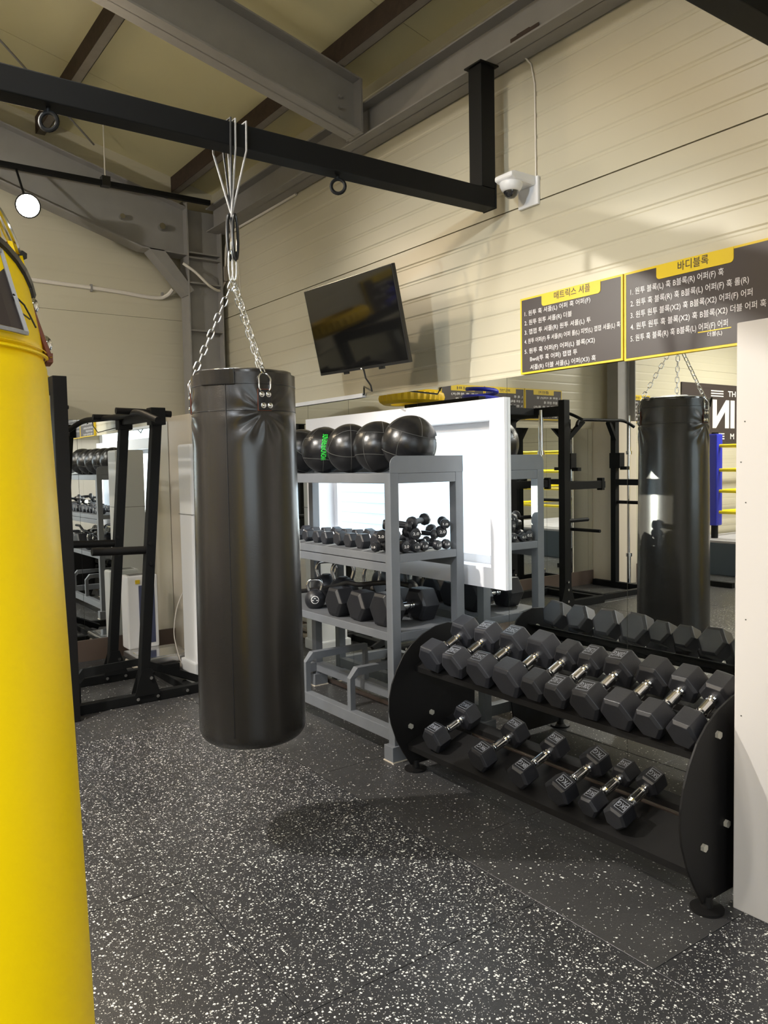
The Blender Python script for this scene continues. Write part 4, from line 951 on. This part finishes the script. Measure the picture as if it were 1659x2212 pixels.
kettlebell('black kettlebell with chrome handle, farthest from the corner post, half behind the heavy bag', 2.655, 4.33, 0.088, 0.100, -0.5, False, 0.011)
kettlebell('black kettlebell at the back of the lower shelf, nearest the mirror', 2.745, 3.950, 0.070, 0.125, -0.5, False, 0.011)
for k, (y, x, R, lb) in enumerate(((3.385, 2.565, 0.098, 'largest black hex dumbbell on the lower shelf, beside the corner post'), (3.59, 2.55, 0.090, 'large black hex dumbbell, middle of three under the curved bar'), (3.785, 2.53, 0.090, 'large black hex dumbbell beside the small emblem kettlebell'))):
    d_ = dumbbell(R, 0.118, 0.12, 0.017, 0.0 if k != 1 else 0.06, '35KG' if k == 0 else None)
    place(d_, x, y, SP2+R*0.868+0.003, 0, 0.0 if k else 0.03); tag(d_, lb, 'dumbbell', 'large dumbbells on the lower shelf')
solo('curl_bar', MB().sweep(curve([(2.545, 4.52, 0.69), (2.53, 4.24, 0.742), (2.515, 4.0, 0.79), (2.47, 3.80, 0.835), (2.465, 3.68, 0.838), (2.48, 3.54, 0.860), (2.50, 3.40, 0.876), (2.50, 3.25, 0.876)]), 0.0135, 12), 'blackm', 'black bent curl bar lying across the large dumbbells on the lower shelf', 'barbell')

# ================================================================ PULL-UP TOWER (left background)
pt = thing('pull_up_tower', (1.75, 5.35, 0.0), 'black steel pull-up and dip tower in front of the back mirror', 'pull-up tower')
for y in (5.05, 5.70):
    link('upright', MB().sq([(1.685, y, 0.06), (1.838, y, 1.855)], 0.062, up=(0, 1, 0)), 'black', pt, bevel=0.004)
    link('base_rail', MB().box((1.27, y-0.03, 0.0), (2.32 if y < 5.4 else 2.18, y+0.03, 0.06)), 'black', pt, bevel=0.004)
    link('gusset', MB().prism([(1.62, 0.05), (1.79, 0.05), (1.735, 0.22), (1.675, 0.22)], y-0.037, y-0.032).prism([(1.62, 0.05), (1.79, 0.05), (1.735, 0.22), (1.675, 0.22)], y+0.032, y+0.037), 'black', pt)
    link('dip_handle', MB().sweep([(1.77, y, 0.985), (1.55, y, 0.992), (1.40, y, 1.0)], 0.026, 14), 'blackm', pt)
    link('top_bracket', MB().box((1.79, y-0.045, 1.79), (1.885, y+0.045, 1.90)), 'black', pt, bevel=0.004)
    for (x, z) in ((1.64, 0.035), (1.77, 0.035), (1.73, 0.16), (1.97, 0.035), (2.07, 0.035)): link('bolt', MB().cyl((x, y-0.046, z), (x, y-0.03, z), 0.011, 8), 'zinc', pt)
    for z in (0.90, 1.03): link('bolt', MB().cyl((1.755, y-0.040, z), (1.755, y-0.030, z), 0.011, 8), 'blackm', pt)
link('rear_crossbar', MB().box((1.98, 5.08, 0.0), (2.04, 5.67, 0.055)), 'black', pt, bevel=0.004)
link('low_brace', MB().sq([(1.30, 5.16, 0.02), (1.30, 5.16, 0.17), (1.35, 5.18, 0.22), (1.70, 5.18, 0.235), (2.16, 5.2, 0.03)], 0.045), 'black', pt)
link('top_crossbar', MB().sq([(1.83, 5.05, 1.845), (1.83, 5.70, 1.845)], 0.05), 'black', pt, bevel=0.003)
link('pull_up_bar', MB().sweep(curve([(1.47, 6.17, 1.72), (1.55, 6.06, 1.80), (1.62, 5.92, 1.86), (1.66, 5.7, 1.862), (1.68, 5.4, 1.858), (1.68, 5.05, 1.855), (1.665, 4.95, 1.86), (1.66, 4.80, 1.845), (1.69, 4.62, 1.795)]), 0.019, 12), 'blackm', pt)
link('grip_arm', MB().sweep([(1.58, 5.05, 1.875), (1.72, 5.05, 1.872), (1.93, 5.03, 1.86)], 0.021, 12), 'blackm', pt)
link('grip_arm', MB().sweep([(1.60, 5.62, 1.87), (1.86, 5.62, 1.87)], 0.02, 12), 'blackm', pt)

# ================================================================ SCALE, AIR CONDITIONER
sc_ = thing('body_scale', (2.12, 5.95, 0.0), 'body composition scale with steel platform and white column by the corner', 'scale')
link('platform_base', MB().box((1.92, 5.745, 0.0), (2.31, 6.15, 0.045)), 'beige', sc_, bevel=0.015)
link('platform', MB().box((1.91, 5.735, 0.055), (2.32, 6.15, 0.105)), 'steelplate', sc_, bevel=0.012)
link('foot_plate', MB().box((1.95, 5.77, 0.105), (2.28, 6.03, 0.108)), 'chrome', sc_)
cl = link('column', MB().box((1.955, 6.14, 0.10), (2.20, 6.30, 0.68)), 'whitep', sc_, bevel=0.02, seg=3)
link('front_panel', MB().box((2.045, 6.134, 0.14), (2.17, 6.142, 0.60)), 'stripe', sc_, bevel=0.004)
for k in range(3): link('top_slot', MB().box((1.985, 6.16+k*0.04, 0.679), (2.17, 6.18+k*0.04, 0.6815)), 'tvb', sc_)
link('sticker', MB().box((2.02, 6.133, 0.615), (2.055, 6.139, 0.645)), 'signy', sc_)
ac = thing('air_conditioner', (2.35, 5.58, 0.0), 'tall white floor-standing air conditioner behind the heavy bag', 'air conditioner')
link('cabinet', MB().box((2.225, 5.46, 0.06), (2.48, 5.70, 1.685)), 'whitep', ac, bevel=0.02, seg=3)
link('base', MB().box((2.205, 5.44, 0.0), (2.49, 5.715, 0.09)), 'whitep', ac, bevel=0.012)
link('panel_gap', MB().box((2.221, 5.458, 1.17), (2.484, 5.702, 1.173)).box((2.25, 5.456, 1.38), (2.44, 5.462, 1.383)).box((2.25, 5.456, 1.38), (2.253, 5.462, 1.62)).box((2.25, 5.456, 1.617), (2.44, 5.462, 1.62)), 'edge', ac)
link('power_cord', MB().sweep(curve([(2.26, 5.71, 0.62), (2.20, 5.74, 0.47), (2.17, 5.745, 0.28), (2.19, 5.73, 0.12), (2.22, 5.72, 0.02)]), 0.004, 6), 'wire', ac)

# ================================================================ MIRROR-ONLY EQUIPMENT (behind and left of the camera)
bk = thing('rack_upright', (1.34, 4.72, 0.0), 'dark square rack upright standing between the yellow bag and the tower', 'rack')
link('post', MB().box((1.175, 4.90, 0.0), (1.255, 4.98, 2.06)), 'blackm', bk, bevel=0.004)
link('post', MB().box((1.175, 5.83, 0.0), (1.255, 5.91, 2.06)), 'blackm', bk, bevel=0.004)
link('top_beam', MB().box((1.175, 4.98, 1.98), (1.255, 5.83, 2.06)), 'blackm', bk, bevel=0.004)
link('foot_beam', MB().box((1.175, 4.98, 0.0), (1.255, 5.83, 0.08)), 'blackm', bk, bevel=0.004)
for z in (1.88, 1.72): link('bolt', MB().cyl((1.255, 4.93, z), (1.265, 4.93, z), 0.012, 8), 'blackm', bk)
ra = thing('squat_rack', (-0.45, 5.9, 0.0), 'black squat rack with safety arms, seen in the mirror beside the boxed column', 'squat rack')
for y in (5.50, 6.25):
    link('upright', MB().box((-0.50, y-0.04, 0.0), (-0.42, y+0.04, 2.13)), 'black', ra, bevel=0.003)
    link('base_rail', MB().box((-1.05, y-0.035, 0.0), (-0.42, y+0.035, 0.075)), 'black', ra, bevel=0.003)
    link('safety_arm', MB().box((-1.02, y-0.03, 1.22), (-0.50, y+0.03, 1.30)).box((-1.05, y-0.035, 1.20), (-1.01, y+0.035, 1.33)), 'black', ra, bevel=0.003)
    link('gusset', MB().prism([(-0.58, 0.0), (-0.34, 0.0), (-0.42, 0.26), (-0.50, 0.26)], y-0.046, y-0.041), 'black', ra)
    for z in (0.08, 0.2, 0.28): link('bolt', MB().cyl((-0.46, y-0.055, z), (-0.46, y-0.04, z), 0.013, 8), 'zinc', ra)
    link('storage_peg', MB().cyl((-0.50, y, 0.9), (-0.82, y, 0.9), 0.02, 12), 'black', ra)
link('top_beam', MB().box((-0.50, 5.54, 1.97), (-0.42, 6.21, 2.07)), 'black', ra, bevel=0.003)
link('top_beam', MB().box((-0.42, 5.87, 2.0), (1.175, 5.93, 2.07)), 'black', ra, bevel=0.003)
link('pull_up_bar', MB().sweep(curve([(-0.62, 5.4, 1.93), (-0.60, 5.6, 2.01), (-0.60, 5.9, 2.02), (-0.60, 6.2, 2.01), (-0.62, 6.36, 1.95)]), 0.016, 12), 'black', ra)
link('cross_rail', MB().box((-1.05, 5.535, 0.0), (-0.98, 6.215, 0.07)), 'black', ra, bevel=0.003)
rb = thing('power_rack', (-1.55, 6.2, 0.0), 'black wall-side power rack with angled pull-up bar, seen in the mirror', 'power rack')
for x in (-1.985, -1.14):
    link('upright', MB().box((x-0.035, 6.03, 0.0), (x+0.035, 6.10, 1.98)), 'black', rb, bevel=0.003)
    link('base_rail', MB().box((x-0.03, 5.55, 0.0), (x+0.03, 6.38, 0.07)), 'black', rb, bevel=0.003)
    link('hook', MB().box((x-0.045, 5.96, 1.42), (x+0.045, 6.11, 1.60)).box((x-0.03, 5.88, 1.40), (x+0.03, 5.97, 1.44)), 'black', rb, bevel=0.003)
    link('safety_arm', MB().box((x-0.03, 5.55, 1.22), (x+0.03, 6.03, 1.29)), 'black', rb, bevel=0.003)
    link('brace', MB().sq([(x, 6.06, 1.75), (x+(0.2 if x < -1.5 else -0.2), 6.0, 1.96)], 0.05), 'black', rb)
link('pull_up_bar', MB().sweep(curve([(-2.13, 5.9, 1.90), (-2.0, 5.95, 1.97), (-1.8, 5.98, 1.975), (-1.4, 5.98, 1.975), (-1.22, 5.95, 1.96), (-1.12, 5.9, 1.90)]), 0.018, 12), 'black', rb)
link('dip_handle', MB().cyl((-1.14, 6.03, 0.75), (-1.14, 5.6, 0.75), 0.018, 12).cyl((-1.985, 6.03, 1.02), (-1.985, 5.55, 1.02), 0.02, 12), 'blackm', rb)
link('cross_rail', MB().box((-1.955, 5.56, 0.0), (-1.17, 5.62, 0.06)), 'black', rb, bevel=0.003)
for k, (x, y, z0) in enumerate(((-0.36, 5.72, 0.0), (-2.16, 6.00, 0.0))):
    b_ = thing('barbell', (x, y, z0), ('steel barbell stored upright beside the squat rack', 'steel barbell stored upright beside the power rack')[k], 'barbell')
    link('shaft', MB().cyl((x, y, 0.36), (x, y, 1.62), 0.014, 14), 'chrome', b_)
    link('sleeve', MB().cyl((x, y, z0+0.002), (x, y, 0.38), 0.025, 16), 'chrome', b_); link('sleeve', MB().cyl((x, y, 1.60), (x, y, 2.04), 0.025, 16), 'chrome', b_)
    for z in (0.38, 1.60): link('collar', MB().cyl((x, y, z-0.02), (x, y, z+0.02), 0.038, 16), 'chrome', b_)
# yellow tyre on the beams
ty = MB(); tc = (1.10, 6.0, 2.075)
pr = [(0.20, 0.0), (0.27, 0.0), (0.30, 0.025), (0.31, 0.06), (0.30, 0.095), (0.27, 0.12), (0.20, 0.12), (0.19, 0.06)]
n = 64; vs = []
for (r, z) in pr:
    for j in range(n):
        a = 2*PI*j/n; g = 0.006*(1 if j % 2 else -1) if 0.02 <= z <= 0.1 and r > 0.295 else 0
        vs.append((tc[0]+(r+g)*math.cos(a), tc[1]+(r+g)*math.sin(a), tc[2]+z))
ty.add(vs, [(i*n+j, i*n+(j+1) % n, ((i+1) % 8)*n+(j+1) % n, ((i+1) % 8)*n+j) for i in range(8) for j in range(n)], True)
solo('tyre', ty, 'tyre', 'yellow painted tyre lying flat on top of the rack beams, seen in the mirror', 'tyre')
solo('battle_rope', MB().sweep(curve([(0.30+0.26*math.cos(t)*(1-0.02*i), 5.90+0.16*math.sin(t), 2.09+0.006*i) for i, t in enumerate([k*0.5 for k in range(28)])], 3), 0.02, 8), 'blue', 'coiled blue rope lying on the rack beam, seen in the mirror', 'rope')
# plate bench under the rack
be = thing('weight_bench', (-1.45, 5.25, 0.0), 'small black adjustable bench near the squat rack, seen in the mirror', 'bench')
link('pad', MB().box((-0.14, -0.25, -0.03), (0.14, 0.25, 0.03), Matrix.Translation((-2.9, 5.7, 0.62)) @ Matrix.Rotation(0.6, 4, 'X')), 'sign', be, bevel=0.015)
link('frame', MB().sq([(-2.9, 5.95, 0.03), (-2.9, 5.72, 0.55)], 0.06).sq([(-2.9, 6.1, 0.03), (-2.9, 5.1, 0.03)], 0.06), 'black', be)
# boxing ring
rg = thing('boxing_ring', (-6.0, 5.1, 0.0), 'boxing ring with yellow ropes and a grey canvas, seen in the mirror', 'boxing ring')
X0, X1, Y0, Y1 = -8.0, -4.05, 2.7, 6.05
link('platform', MB().box((X0-0.25, Y0-0.25, 0.0), (X1+0.3, Y1+0.3, 0.42)), 'apron', rg, bevel=0.01)
link('canvas', MB().box((X0-0.25, Y0-0.25, 0.42), (X1+0.3, Y1+0.3, 0.45)), 'canvas', rg, bevel=0.005)
for (x, y, m) in ((X1, Y1, 'blue'), (X1, Y0, 'red'), (X0, Y0, 'signw'), (X0, Y1, 'signw')):
    link('corner_post', MB().cyl((x, y, 0.45), (x, y, 1.86), 0.045, 16), 'black', rg)
    link('corner_pad', MB().box((x-0.07, y-0.07, 0.62), (x+0.07, y+0.07, 1.84)), m, rg, bevel=0.02)
for z in (0.80, 1.08, 1.36, 1.68):
    pts = [((X0, Y0), (X1, Y0)), ((X1, Y0), (X1, Y1)), ((X1, Y1), (X0, Y1)), ((X0, Y1), (X0, Y0))]
    for (a, b) in pts: link('rope', MB().sweep([(a[0], a[1], z), ((a[0]+b[0])/2, (a[1]+b[1])/2, z-0.01), (b[0], b[1], z)], 0.022, 10), 'yrope', rg)

for o in bpy.data.objects:
    for k in ('_w', 'used'):
        if k in o: del o[k]
